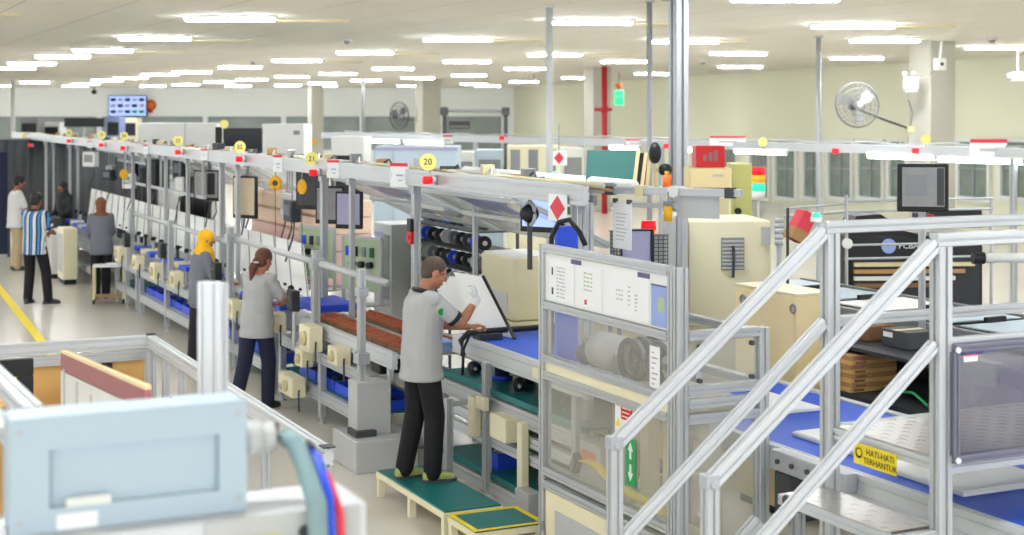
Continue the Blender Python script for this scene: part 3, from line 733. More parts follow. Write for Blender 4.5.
    if glasses:
        m = MB()
        for sd in (1,-1):
            pts = [hp(0.033*sd+0.021*math.cos(a),0.098-abs(0.0),0.000+0.015*math.sin(a)) for a in [2*PI*i/14 for i in range(15)]]
            m.tube(pts,0.0022*k,6); m.tube([hp(0.054*sd,0.096,0.004),hp(0.078*sd,0.05,0.006),hp(0.082*sd,-0.012,0.004)],0.0022*k,6)
        m.tube([hp(0.012,0.098,0.003),hp(-0.012,0.098,0.003)],0.002*k,6); m.build('glasses','black',t)
    # --- hair or headscarf
    h = MB()
    if hair in ('short','black'):
        g = 0.004 if hair == 'short' else 0.014
        h.ell(hp(0,-0.020,0.032),((0.077+g)*k,(0.092+g)*k,(0.086+g)*k),20,12,Rh); h.ell(hp(0,-0.05,-0.02),((0.066+g)*k,(0.050+g)*k,(0.06+g*0.5)*k),14,9,Rh)
        if hair == 'black': h.ell(hp(0,0.05,0.085),(0.055*k,0.045*k,0.032*k),12,8,Rh)
        fuse(h,'hair','hair_short' if hair == 'short' else 'hair_black',t,0.008,3)
    elif hair == 'ponytail':
        h.ell(hp(0,-0.020,0.030),(0.088*k,0.104*k,0.098*k),20,12,Rh); h.ell(hp(0,-0.05,-0.03),(0.080*k,0.062*k,0.08*k),14,9,Rh); h.caps(hp(0,-0.10,-0.03),hp(0.0,-0.135,-0.12),0.042*k,0.046*k); h.caps(hp(0,-0.135,-0.12),hp(0.01,-0.125,-0.26),0.046*k,0.018*k)
        hh = fuse(h,'hair','hair_brown',t,0.008,3)
        MB().torus((0,0,0),0.036*k,0.011*k,'z',16,6).build('hair_tie','white',hh,True)
        hh.children[0].location = hp(0,-0.115,-0.055)
    elif hair.startswith('hijab'):
        h.ell(hp(0,-0.020,0.028),(0.092*k,0.108*k,0.104*k),20,12,Rh); h.ell(hp(0,-0.03,-0.07),(0.088*k,0.088*k,0.10*k),16,10,Rh)
        h.caps(hp(0,0.03,-0.125),up((0,0.09,1.33)),0.072*k,0.075*k); h.caps(up((0,-0.02,1.42)),up((0,0.10,1.25)),0.10*k,0.05*k)
        h.ell(up((0,0.0,1.40)),(0.155*k,0.115*k,0.075*k),18,10)
        hm = fuse(h,'headscarf',{'hijab_y':'hijab_yellow','hijab_b':'hijab_brown','hijab_d':'dark'}[hair],t,0.010,3)
        me = hm.data; bm = bmesh.new(); bm.from_mesh(me)     # open the scarf around the face
        inv = Rh.inverted(); kill = []
        for f in bm.faces:
            c = inv@(f.calc_center_median()-hc)/k
            if c.y > 0.045 and (c.x/0.058)**2+((c.z+0.028)/0.082)**2 < 1: kill.append(f)
        bmesh.ops.delete(bm, geom=kill, context='FACES'); bm.to_mesh(me); bm.free()
    # --- clothes
    c = MB(); z0 = 0.80
    torso(c,0.022*k,0.765,1.42)
    for sd in (1,-1): arm(c,sd,0.012*k,sleeve)
    if hem < 0.8: c.loft([(Vector((0,0,hem))*k,Vector((0.185,0,0))*k,Vector((0,0.14,0))*k),(Vector((0,0,0.9))*k,Vector((0.18,0,0))*k,Vector((0,0.132,0))*k)],20)
    sh_ = fuse(c,'shirt' if sleeve < 0.9 else 'jacket',top,t,vox,12)
    if collar:
        R_ = [up((0.088*math.cos(a),0.080*math.sin(a)-0.006,1.432+0.014*math.sin(-a))) for a in [2*PI*i/20 for i in range(21)]]
        MB().tube(R_,0.017*k,8).build('collar',collar,sh_,True)
        if sleeve < 0.6:
            for sd in (1,-1):
                E,W = A[sd]; e = S[sd]+(E-S[sd])*(sleeve/0.55+0.06); d = (E-S[sd]).normalized()
                MB().cyl(e-d*0.02,e+d*0.012,0.066*k,16).build('cuff',collar,sh_,True)
    p = MB()
    if skirt:
        f0 = (Vector((feet[0][0],feet[0][1],0))+Vector((feet[1][0],feet[1][1],0)))*0.5*k
        p.loft([(f0+Vector((0,0,0.07*k)),Vector((0.20*k,0,0)),Vector((0,0.17*k,0))),(f0*0.6+Vector((0,0,0.5*k)),Vector((0.175*k,0,0)),Vector((0,0.15*k,0))),(Vector((0,0,0.9*k)),Vector((0.175*k,0,0)),Vector((0,0.128*k,0))),(Vector((0,0,1.0*k)),Vector((0.16*k,0,0)),Vector((0,0.115*k,0)))],22)
    else:
        torso(p,0.006*k,0.80,1.0)
        for sd in (1,-1):
            hip,kn,an = Lg[sd]; p.caps(hip,kn,0.100*k,0.080*k); p.caps(kn,an-Vector((0,0,0.015*k)),0.080*k,0.070*k); 
    fuse(p,'skirt' if skirt else 'trousers',bottom,t,vox,4)
    for sd in (1,-1):
        hip,kn,an = Lg[sd]; a = toes[0] if sd > 0 else toes[1]; tv = Vector((math.sin(a),math.cos(a),0)); sv = Vector((tv.y,-tv.x,0)); z = Vector((0,0,1))
        o = Vector((an.x,an.y,0)); s = MB()
        s.loft([(o+tv*y*k+z*zc*k, sv*w_*k, z*h_*k) for y,zc,w_,h_ in ((-0.075,0.045,0.018,0.025),(-0.06,0.05,0.034,0.045),(0.0,0.055,0.038,0.052),(0.05,0.047,0.040,0.045),(0.11,0.036,0.043,0.034),(0.155,0.030,0.036,0.026),(0.18,0.026,0.016,0.016))],14)
        so = s.build('shoe',shoe,t,True)
        MB().prism([((o+tv*y*k+sv*w_*k).x,(o+tv*y*k+sv*w_*k).y) for y,w_ in ((-0.08,0.02),(-0.06,0.036),(0.0,0.040),(0.1,0.046),(0.16,0.038),(0.188,0.012),(0.188,-0.012),(0.16,-0.038),(0.1,-0.046),(0.0,-0.040),(-0.06,-0.036),(-0.08,-0.02))],'z',0.001,0.02).build('sole','charcoal',so)
    if glove:
        g = MB(); E,W = A[1]; hand(g,W,rdir,rn,-1,k,curl,1.3); d = (W-E).normalized(); g.caps(W-d*0.05,W,0.036*k,0.034*k); fuse(g,'glove','glove',t,0.006,3)
    if extra: extra(t, up, hp, k)
    return t
def stripes():
    m = mat('shirt_stripes',(150,185,215),0.85); nt = m.node_tree; bs = nt.nodes['Principled BSDF']
    tc = nt.nodes.new('ShaderNodeTexCoord'); sx = nt.nodes.new('ShaderNodeSeparateXYZ'); nt.links.new(tc.outputs['Object'],sx.inputs[0])
    mu = nt.nodes.new('ShaderNodeMath'); mu.operation = 'MULTIPLY'; mu.inputs[1].default_value = 1/0.105; nt.links.new(sx.outputs[0],mu.inputs[0])
    fr = nt.nodes.new('ShaderNodeMath'); fr.operation = 'FRACT'; nt.links.new(mu.outputs[0],fr.inputs[0])
    cr = nt.nodes.new('ShaderNodeValToRGB'); cr.color_ramp.interpolation = 'CONSTANT'; e = cr.color_ramp.elements
    cols = ((0,(20,38,78)),(0.16,(70,140,205)),(0.42,(20,38,78)),(0.56,(222,226,226)),(0.70,(170,178,180)),(0.80,(222,226,226)),(0.94,(20,38,78)))
    e[0].position = 0; e[0].color = [lin(x) for x in cols[0][1]]+[1]; e[1].position = cols[1][0]; e[1].color = [lin(x) for x in cols[1][1]]+[1]
    for p,c in cols[2:]:
        q = e.new(p); q.color = [lin(x) for x in c]+[1]
    nt.links.new(fr.outputs[0],cr.inputs[0]); nt.links.new(cr.outputs[0],bs.inputs['Base Color'])
stripes()
def badge(t, up, hp, k):
    c = MB().cyl(up((0.226,0.045,1.30)),up((0.236,0.047,1.298)),0.026,16).build('sleeve_badge','green',t)
person('man in grey polo shirt, black trousers and white glove, standing on the teal platform', L(-1.50,-0.27,0.20), LR, 1.665, 'skin', 'shirt_grey', 0.40, 'trouser_black', 'shoe_lime', 'short',
    lean=0.06, bow=0.34, turn=-0.12, rh=(0.13,0.40,1.36), lh=(-0.02,0.40,1.13), rdir=(-0.15,-0.15,1), rn=(0.5,0.8,0.1), ldir=(0.2,1,0.1), ln=(0,0,1), rpole=(0.35,-0.1,-1), lpole=(-0.4,-0.2,-1), feet=((0.10,0.05),(-0.10,-0.10)), glove=True, collar='black', glasses=True, curl=0.8, vox=0.007, extra=badge)
person('woman with brown ponytail, grey T-shirt and navy trousers working at the line', L(-5.60,-0.36,0), LR+0.62, 1.58, 'skin', 'shirt_grey', 0.42, 'trouser_navy', 'shoe', 'ponytail',
    lean=0.10, bow=0.20, turn=-0.15, rh=(0.13,0.40,1.12), lh=(-0.10,0.40,1.05), rdir=(-0.1,0.6,0.8), rn=(0.8,-0.3,0.4), ldir=(0.2,1,0.2), ln=(0,0,1), rpole=(0.5,-0.1,-1), lpole=(-0.5,-0.2,-1), feet=((0.10,0.06),(-0.08,-0.26)), female=True, vox=0.008, curl=1.0)
person('woman in yellow headscarf and grey jacket at the line behind the ponytailed woman', L(-8.45,-0.22,0), LR, 1.55, 'skin', 'jacket', 0.97, 'trouser_black', 'shoe', 'hijab_y',
    lean=0.06, bow=0.12, turn=-0.1, rh=(0.16,0.32,1.0), lh=(-0.12,0.38,1.0), rdir=(0,1,0.1), rn=(0.5,0,1), ldir=(0.1,1,0), ln=(0,0,1), rpole=(0.5,-0.4,-1), lpole=(-0.5,-0.4,-1), hem=0.72, skirt=True, female=True, vox=0.009)
person('woman in brown headscarf and grey jacket standing behind the small cream table', L(-15.15,-0.16,0), LR+1.5, 1.575, 'skin_dark', 'jacket', 0.97, 'trouser_black', 'shoe', 'hijab_b',
    lean=0.05, bow=0.15, rh=(0.14,0.30,0.98), lh=(-0.14,0.30,0.98), rdir=(-0.2,1,0), rn=(0,0,1), ldir=(0.2,1,0), ln=(0,0,1), rpole=(0.5,-0.5,-1), lpole=(-0.5,-0.5,-1), hem=0.74, feet=((0.08,0.02),(-0.08,0)), female=True, vox=0.010)
person('man in blue and white striped shirt standing in the aisle on the yellow lane line', L(-14.9,-1.20,0), -0.28, 1.69, 'skin_dark', 'shirt_stripes', 0.42, 'trouser_black', 'shoe', 'black',
    lean=0.02, bow=0.10, rh=(0.16,0.30,1.06), lh=(-0.05,0.24,1.04), rdir=(-0.9,0.3,0.1), rn=(0,0.6,0.8), ldir=(0.9,0.2,0), ln=(0,0.6,0.8), rpole=(0.6,-0.5,-1), lpole=(-0.6,-0.5,-1), feet=((0.20,0.06),(-0.12,0.0)), toes=(0.9,-0.15), collar='trouser_navy', vox=0.010)
person('man in white T-shirt and khaki trousers at the far left, beyond the striped shirt', L(-20.1,-0.82,0), LR+0.1, 1.75, 'skin_dark', 'shirt_white', 0.45, 'trouser_khaki', 'shoe', 'black',
    lean=0.04, bow=0.10, rh=(0.12,0.32,1.0), lh=(-0.1,0.32,1.0), rdir=(-0.3,1,0), rn=(0.4,0,1), ldir=(0.3,1,0), ln=(0,0,1), rpole=(0.5,-0.4,-1), lpole=(-0.5,-0.4,-1), vox=0.011)
person('person in dark clothes and headscarf half hidden behind the striped shirt man', L(-20.6,0.14,0), LR+PI+0.6, 1.60, 'skin_dark', 'dark', 0.97, 'trouser_black', 'shoe', 'hijab_d',
    lean=0.04, bow=0.10, rh=(0.14,0.28,1.0), lh=(-0.14,0.28,1.0), rdir=(-0.3,1,0), rn=(0,0,1), ldir=(0.3,1,0), ln=(0,0,1), female=True, vox=0.012)
# ================================================================ the long assembly line
def aa(px, b):      # position along the line of the picture column px, on the plane at depth b
    k = (px-512)/1490.0
    return (k*(LO.y+b*0.4312)-LO.x-b*0.9022)/(0.4312+k*0.9022)
def O(i): return ORD[i] if i < len(ORD) else '%dth' % (i+1)
# overhead rail with cables
t = lt('overhead_rail','long pale overhead rail with cables, carrying the numbered discs above the near line','rail',0,0,0)
MB().prof((-30,0.35,2.365),(-0.08,0.35,2.365),0.05,0.14,(0,0,1)).build('front_profile','alu',t)
MB().prof((-30,0.58,2.36),(-0.45,0.58,2.36),0.05,0.14,(0,0,1)).build('rear_profile','alu',t)
MB().box(-30,-0.45,0.375,0.555,2.315,2.325).build('tray_floor','lightgrey',t)
rr = random.Random(5)
for k,(m,r_) in enumerate((('cream_dark',0.016),('lightgrey',0.02),('carton',0.012),('grey',0.014))):
    MB().tube([(-28+0.7*i,0.41+0.04*k+rr.uniform(-.02,.02),2.40+rr.uniform(0,.05)) for i in range(41)],r_,6).build('cable',m,t,True)
for i in range(14): MB().box(-29+2.1*i,-28.9+2.1*i,0.375,0.555,2.405,2.425).build('cross_tie','alu',t)
# posts that carry it
pp = [587,416,352,324,238,222,188,166,149,133,78,70,54,46]
for i,px in enumerate(pp):
    b = 0.42 if px not in (587,) else 0.50
    a = aa(px,b)
    t = lt('support_post','x','post',a,b,0,0,'posts under the overhead rail')
    lw = 0.07 if px in (587,416,324,222) else 0.05
    z0 = 0.0
    MB().prof((0,0,0.02),(0,0,2.30),lw).build('shaft','alu',t); MB().box(-0.06,0.06,-0.06,0.06,0,0.02).build('foot','grey',t)
    MB().box(-0.05,0.05,-0.045,-0.03,2.22,2.30).build('bracket','steel',t)
    t['label'] = 'slotted aluminium post under the overhead rail, %s counting leftwards from the safety cabin' % O(i)
# numbered discs, lamps, signs on the rail
discs = [(428,162,'20'),(312,159,'21'),(240,147,'22'),(178,141,'23'),(124,136,'24'),(102,135,'25'),(69,133,'26'),(24,136,'27')]
for i,(px,py,s) in enumerate(discs):
    a = aa(px,0.30); Y = LO.y-a*0.9022+0.30*0.4312; z = HC-(py-112)/1490*Y
    t = lt('number_disc','round yellow disc reading %s on the overhead rail' % s if i < 3 else 'round yellow number disc on the overhead rail, %s from the left end' % O(len(discs)-1-i),'sign',a,0.30,z,0.9,'numbered yellow discs')
    MB().cyl((0,-0.004,0),(0,0.004,0),0.072,28).build('plate','disc_yellow',t)
    text('digits',s,0.075,'black',t,(0,-0.006,0.0)); MB().tube([(0,0.006,0),(0,0.012,-0.04),(0.02,0.03,2.40-z)],0.006,6).build('stem','grey',t)
lampx = [(437,180),(321,172.5),(246,159),(184,152),(128,148),(106,145),(73,141),(34,145)]
for i,(px,py) in enumerate(lampx):
    a = aa(px,0.33); Y = LO.y-a*0.9022+0.33*0.4312; z = HC-(py-112)/1490*Y
    t = lt('beacon','red warning lamp on the rail, %s from the safety cabin' % O(i),'lamp',a,0.30,z,0,'red lamps on the near rail')
    MB().cyl((0.0,-0.09,0),(0,-0.02,0),0.034,14).build('lens','red_lamp',t,True); MB().cyl((0,-0.02,0),(0,0.022,0),0.028,12).build('base','offwhite',t,True)
    MB().box(-0.03,0.03,0.012,0.025,-0.04,0.04).build('bracket','grey',t)
sgn = [(400,163,187,23),(334,160,178,17),(278.5,155,172,13),(205,149,160,10),(146,145,154,7),(90,141,148,7)]
for i,(px,y0,y1,w_) in enumerate(sgn):
    a = aa(px,0.30); Y = LO.y-a*0.9022+0.30*0.4312; z1 = HC-(y0-112)/1490*Y; z0 = HC-(y1-112)/1490*Y; h = w_/1490*Y/2
    t = lt('station_sign','white station card with a red top strip, %s from the safety cabin' % O(i),'sign',a,0.29,z0,0.5,'station cards on the near rail')
    MB().box(-h,h,0,0.012,0,z1-z0).build('card','paper',t); MB().box(-h,h,-0.003,-0.0005,(z1-z0)*0.86,z1-z0).build('red_strip','pinkred',t)
    p = MB(); q = (z1-z0); p.box(-h*0.3,h*0.5,-0.002,-0.0005,q*0.45,q*0.52).box(-h*0.1,h*0.4,-0.002,-0.0005,q*0.25,q*0.30).box(-h*0.85,-h*0.8,-0.002,-0.0005,q*0.4,q*0.6); p.build('print','bluelight',t)
for i,(px,py) in enumerate(((275.5,183),(302,187),(124,174))):
    a = aa(px,0.30); Y = LO.y-a*0.9022+0.3*0.4312; z = HC-(py-112)/1490*Y
    t = lt('pull_tag','yellow emergency pull ring hanging under the rail, %s from the safety cabin' % O(i),'pull ring',a,0.30,z,0.9 if i != 1 else 0.3,'yellow pull rings')
    m = MB()
    for k in range(10): m.ell((0.052*math.cos(k*PI/5),0,0.052*math.sin(k*PI/5)),(0.03,0.016,0.03),8,6)
    m.build('petal_ring','amber',t,True); MB().cyl((0,-0.02,0),(0,0.02,0),0.03,14).build('button','charcoal' if i == 0 else 'amber',t); MB().cyl((0,0,0.07),(0,0,2.30-z),0.006,6).build('cord','grey',t)
    MB().cyl((0,0,-0.05),(0,0,-0.75),0.004,6).build('pull_cord','charcoal',t)
# bench frames with lower shelves
def bench(a0, a1, label, zt=0.62, legs=3, d=0.70):
    t = lt('bench_frame',label,'bench frame',a0,0,0); W = a1-a0
    for y in (0,d):
        MB().prof((0,y,zt),(W,y,zt),0.05,0.11,(0,0,1)).build('top_rail','alu',t); MB().prof((0,y,0.26),(W,y,0.26),0.05,0.12,(0,0,1)).build('lower_rail','alu',t)
    for i in range(legs):
        x = 0.06+(W-0.12)*i/(legs-1)
        for y in (-0.002,d+0.002): MB().prof((x,y,0.06),(x,y,zt+0.05),0.065).cyl((x,y,0),(x,y,0.06),0.016,8).cyl((x,y,0),(x,y,0.012),0.04,12).build('leg','alu',t)
    MB().box(0.03,W-0.03,0.03,d-0.03,zt+0.04,zt+0.056).build('deck','lightgrey',t); MB().box(0.03,W-0.03,0.03,d-0.03,0.315,0.325).build('shelf','teal' if W < 3.4 else 'lightgrey',t)
    return t
frames = [(-5.98,-3.30,'grey bench frame behind the ponytailed woman, blue trays on its lower shelf'),(-9.35,-6.15,'grey bench frame between the ponytailed woman and the yellow headscarf'),(-12.9,-9.5,'grey bench frame left of the yellow headscarf'),(-14.7,-13.05,'grey bench frame to the right of the small cream table'),(-20.2,-16.7,'far grey bench frame left of the brown headscarf')]
for f in frames: bench(*f)
# long blue trays on the lower shelf
k = 0
for f0,f1,_ in frames[:3]:
    n = int((f1-f0)/0.56)
    for i in range(n):
        a = f1-0.34-0.55*i
        t = lt('blue_tray','shallow blue parts tray on the lower shelf of the line, %s from the safety cabin' % O(k),'tray',a,0.26,0.326,0,'blue trays on the lower shelf'); k += 1
        MB().box(-0.26,0.26,-0.2,0.2,0,0.012).box(-0.26,0.26,-0.2,-0.185,0.012,0.09).box(-0.26,0.26,0.185,0.2,0.012,0.09).box(-0.26,-0.245,-0.185,0.185,0.012,0.09).box(0.245,0.26,-0.185,0.185,0.012,0.09).build('tub','blue',t)
        m = MB(); rq = random.Random(k)
        for j in range(4): m.caps((rq.uniform(-.2,.1),rq.uniform(-.12,.12),0.045),(rq.uniform(0,.2),rq.uniform(-.12,.12),0.06),0.03,0.022,8)
        m.build('contents',('charcoal','trouser_navy','grey')[k%3],t,True)
# conveyor of orange component trays
t = lt('tray_conveyor','waist-high conveyor carrying orange component trays, left of the man','conveyor',-5.30,0.02,0)
W = 2.50
MB().prof((0,0,0.86),(W,0,0.86),0.05,0.14,(0,0,1)).build('side_rail','alu_white',t); MB().prof((0,0.80,0.86),(W,0.80,0.86),0.05,0.14,(0,0,1)).build('side_rail','alu_white',t)
MB().box(0,W,0.025,0.775,0.88,0.90).build('belt','lightgrey',t); MB().prof((0,0.40,0.915),(W,0.40,0.915),0.05,0.03).build('centre_guide','alu',t)
for x in (0.1,1.25,2.4):
    for y in (0.0,0.80): MB().prof((x,y+0.0,0.68),(x,y,0.79),0.05).build('leg','alu',t)
k = 0
for row,(b,) in enumerate(((0.22,),(0.62,))):
    for i in range(7):
        a = -5.10+0.35*i
        t = lt('component_tray','orange component tray on the conveyor, %s row, %s from the left' % (('front','rear')[row],O(i)),'tray',a,b,0.90,0,'orange component trays')
        MB().box(-0.16,0.16,-0.13,0.13,0,0.02).box(-0.16,0.16,-0.13,-0.115,0.02,0.045).box(-0.16,0.16,0.115,0.13,0.02,0.045).build('tray','carton_dark',t)
        m = MB()
        for x in range(4):
            for y in range(3): m.cyl((-0.115+0.077*x,-0.075+0.075*y,0.02),(-0.115+0.077*x,-0.075+0.075*y,0.06),0.027,8)
        m.build('components','tray_orange',t)
# blue lidded case and small goods on the conveyor end
def bin_(nm,label,a,b,z,w,d,h,m,grp=None,dr=0.0,cat='box',lip=True):
    t = lt(nm,label,cat,a,b,z,dr,grp)
    MB().box(-w/2,w/2,-d/2,d/2,0,h).build('body',m,t,bev=min(0.012,h*0.15))
    if lip: MB().box(-w/2-0.008,w/2+0.008,-d/2-0.008,d/2+0.008,h*0.8,h*1.0+0.006).build('rim',m,t,bev=0.003)
    return t
bin_('blue_case','flat blue case at the left end of the orange trays',-5.62,0.35,0.95,0.75,0.45,0.07,'blue')
bin_('blue_case','small blue case near the man at the right end of the orange trays',-2.72,0.30,0.95,0.36,0.30,0.08,'bluelight')
# cream motor boxes slung under the conveyor
cb = [(-4.62,-0.10,0.70,0.30,0.14,0.24),(-4.95,-0.06,0.50,0.22,0.12,0.16),(-3.95,-0.05,0.67,0.26,0.14,0.16),(-5.75,-0.08,0.72,0.2,0.12,0.2),(-6.7,-0.08,0.70,0.26,0.14,0.22),(-7.4,-0.08,0.66,0.22,0.12,0.2),(-5.15,-0.12,0.20,0.46,0.14,0.19),(-8.7,-0.08,0.70,0.25,0.13,0.22),(-10.2,-0.08,0.70,0.25,0.13,0.2),(-11.4,-0.08,0.68,0.25,0.13,0.22),(-12.6,-0.08,0.7,0.25,0.13,0.2),(-13.9,-0.08,0.7,0.3,0.13,0.22)]
for i,(a,b,z,w,d,h) in enumerate(cb):
    t = bin_('drive_unit','cream drive unit under the line front, number %s towards the far end' % O(i),a,b-0.02,z,w,d,h,'cream','cream drive units',0,'motor',False)
    MB().cyl((w*0.1,-d/2-0.03,h*0.5),(w*0.1,-d/2,h*0.5),h*0.28,14).build('cap','cream_dark',t,True); MB().box(-w*0.4,-w*0.2,-d/2-0.012,-d/2,h*0.2,h*0.45).build('name_plate','lightgrey',t)
    MB().tube([(w/2,0,h*0.4),(w/2+0.05,-0.02,h*0.1),(w/2+0.06,-0.02,-0.12)],0.009,6).build('cable','charcoal',t)
t = bin_('waste_bin','black waste bin under the orange tray conveyor',-3.35,0.16,0.68,0.24,0.22,0.15,'black',None,0,'bin')
t = lt('drive_pedestal','large grey box pedestal on the floor behind the man','pedestal',-2.93,-0.10,0)
MB().box(-0.30,0.30,-0.28,0.26,0,0.26).build('base','lightgrey',t,bev=0.01); MB().box(-0.13,0.10,-0.20,0.10,0.26,0.70).build('column','lightgrey',t,bev=0.01); MB().box(-0.06,0.16,-0.23,-0.05,0.26,0.31).build('bracket','charcoal',t); MB().prof((-0.02,-0.12,0.70),(-0.02,-0.12,1.62),0.06).build('upright','alu',t)
MB().box(-0.08,0.05,-0.17,-0.07,0.84,0.93).build('clamp','steel',t); MB().box(-0.07,0.04,-0.16,-0.08,1.40,1.47).build('clamp','steel',t)
# hand rail along the bench front
t = lt('front_rail','tubular rail along the front of the benches at chest height, behind the ponytailed woman','rail',0,0,0)
MB().cyl((-7.9,0.02,1.49),(-2.99,0.02,1.49),0.032,12).build('tube','alu',t,True)
for a in (-7.9,-4.78):
    p = MB().prof((a,-0.02,0.70),(a,-0.02,1.62),0.075).build('upright','alu',t); MB().box(a-0.06,a+0.06,-0.07,0.06,1.44,1.54).build('clamp','steel',p)
t = lt('foot_rail','tubular rail at hand height along the benches left of the yellow headscarf','rail',0,0,0)
MB().cyl((-13.6,0.02,1.43),(-8.0,0.02,1.43),0.03,10).build('tube','alu',t,True)
for a in (-13.5,-10.9): MB().prof((a,-0.02,0.68),(a,-0.02,1.5),0.07).build('upright','alu',t)
# white panels leaning in a row on the line
k = 0
def lean_panel(a, b=0.44, z=0.96, w=0.59, h=0.54):
    global k
    t = lt('panel_blank','white panel leaning in the long row on the line, %s from the right' % O(k),'panel',a,b,z,0,'row of leaning white panels'); k += 1
    t.rotation_euler = (-0.42,0,LR)
    MB().prism([(-w/2-0.84,h),(w/2-0.89,h),(w/2,0),(-w/2+0.04,0)],'y',0,0.018).build('sheet','white',t,bev=0.003)
    MB().tube([(w/2+0.005,-0.004,0),(w/2-0.885,-0.004,h)],0.007,6).build('edge_strip','grey',t)
    MB().cyl((0.0,-0.03,0.05),(0,0.0,0.05),0.015,8).build('stop','black',t)
for i in range(24): lean_panel(-6.75-0.56*i)
# benches' work surfaces with fixtures
r = random.Random(11); k = 0
spotsx = [-6.35-0.52*i for i in range(27)]
for i,a in enumerate(spotsx):
    if -16.6 < a < -14.5 or abs(a+8.35) < 0.4: continue
    t = lt('work_fixture','x','fixture',a,0.17,0.678,r.uniform(-.2,.2),'work fixtures on the benches')
    m = ('blue','cream','blue','lightgrey')[i%4]
    MB().box(-0.19,0.19,-0.13,0.13,0,0.03).build('base_plate','alu',t); MB().box(-0.20,0.20,-0.13,0.13,0.20,0.25).build('tray',m,t,bev=0.005)
    MB().box(-0.12,-0.06,-0.06,0.06,0.03,0.20).box(0.06,0.12,-0.06,0.06,0.03,0.20).build('jaw','steel',t)
    MB().cyl((0,0.05,0.235),(0,0.05,0.40),0.022,10).build('plunger',('charcoal','steel')[i%2],t); MB().ell((0,0.05,0.40),(0.035,0.035,0.035),10,8).build('knob','black',t,True)
    t['label'] = 'small work fixture with a %s tray on the bench, %s from the ponytailed woman' % ({'blue':'blue','cream':'cream','lightgrey':'grey'}[m],O(k)); k += 1
for i,(a,z) in enumerate(((-5.20,1.0),(-8.15,1.0),(-11.0,1.0),(-13.4,0.95))):
    t = lt('control_box','small black control box on the bench front, %s from the man' % O(i),'control box',a,-0.10,z,0,'black control boxes')
    MB().box(-0.09,0.09,-0.05,0.03,0,0.20).build('case','dark',t,bev=0.008); MB().box(-0.08,0.08,-0.054,-0.051,0.02,0.18).build('face','charcoal',t)
    for j in range(2): MB().cyl((-0.03+0.06*j,-0.065,0.13),(-0.03+0.06*j,-0.054,0.13),0.014,10).build('button',('red','green')[j],t)
    MB().cyl((0,0,-0.34),(0,0,0),0.02,8).build('stem','alu',t)
# monitors hanging from the rail
def monitor(label, a, b, z, w, h, scr, dr, grp='monitors along the near line', ht=None):
    t = lt('monitor',label,'monitor',a,b,z,dr,grp)
    MB().box(-w/2,w/2,0,0.045,0,h).build('case','black',t,bev=0.008); MB().box(-w/2+0.022,w/2-0.022,-0.003,0.0,0.045,h-0.022).build('screen',scr,t)
    MB().box(-0.07,0.07,0.045,0.085,h*0.35,h*0.65).build('mount','charcoal',t); MB().cyl((0,0.07,h*0.5),(0,0.07,2.31-z),0.02,10).build('hanger','grey',t)
    return t
monitor('monitor with a sand-coloured screen hanging left of the salmon panels',-9.20,0.5,1.62,0.40,0.52,'screen_sand',0.5)
monitor('grey monitor hanging left of the lilac one',-6.22,0.6,1.75,0.34,0.40,'screen_grey',0.75)
monitor('narrow lilac monitor hanging right of the grey one',-5.62,0.6,1.74,0.30,0.38,'lilac',0.75)
monitor('dark grey monitor above the salmon panels, beside a yellow pull ring',-6.9,0.62,1.86,0.40,0.42,'charcoal',0.7)
monitor('blue-lit monitor beside the black camera ball, left of the safety cabin',-1.95,0.95,1.96,0.40,0.34,'screen_lit',0.55)
monitor('dim monitor far along the line, above the yellow headscarf',-11.3,0.55,1.72,0.40,0.42,'screen_grey',0.8)
monitor('black-screened monitor between far posts of the line',-14.4,0.55,1.75,0.4,0.45,'screen_black',0.8)
# stack of salmon cardboard panels
MBENCH = lt('back_table','grey table behind the leaning panels, under the salmon stack','table',-9.2,1.30,0)
MB().box(-1.5,1.5,-0.30,0.30,0.88,0.92).build('top','lightgrey',MBENCH)
for x in (-1.4,1.4):
    for y in (-0.25,0.25): MB().prof((x,y,0),(x,y,0.88),0.05).build('leg','alu',MBENCH)
for i in range(5):
    t = lt('foam_slab','salmon cardboard slab in the stack behind the leaning panels, %s from the bottom' % O(i),'cardboard slab',-9.15,1.30,0.921+0.196*i,0,'salmon slabs')
    MB().box(-1.48,1.46,-0.30,0.30,0,0.186).build('slab',('salmon2','salmon2','salmon2','salmon','salmon')[i],t,bev=0.006)
    MB().box(-1.48,1.46,-0.303,-0.3005,0.01,0.02).build('tape','carton',t)
# green circuit fixture boards
for i,(a,lab) in enumerate(((-5.95,'upright green circuit board stand left of the man'),(-7.45,'second upright green circuit board, behind the ponytailed woman'))):
    t = lt('circuit_stand',lab,'circuit board',a,0.86,0.94,0.35,'green circuit stands')
    MB().box(-0.30,0.30,0,0.02,0.12,0.66).build('board','pcb',t); m = MB(); rq = random.Random(i)
    MB().prof((-0.31,0.01,0),(-0.31,0.01,0.68),0.03).prof((0.31,0.01,0),(0.31,0.01,0.68),0.03).prof((-0.31,0.01,0.68),(0.31,0.01,0.68),0.03).build('stand_frame','alu',t)
    for j in range(3): MB().cyl((-0.12+0.14*j,-0.05,0.40),(-0.12+0.14*j,0,0.40),0.035,12).build('knob','black',t)
    for j in range(4): MB().box(-0.24+0.13*j,-0.19+0.13*j,-0.02,-0.001,0.48,0.58).build('chip',('blue','dark','grey','green_dark')[j],t)
    MB().box(-0.32,0.32,-0.1,0.12,-0.02,0.0).build('foot','alu',t)
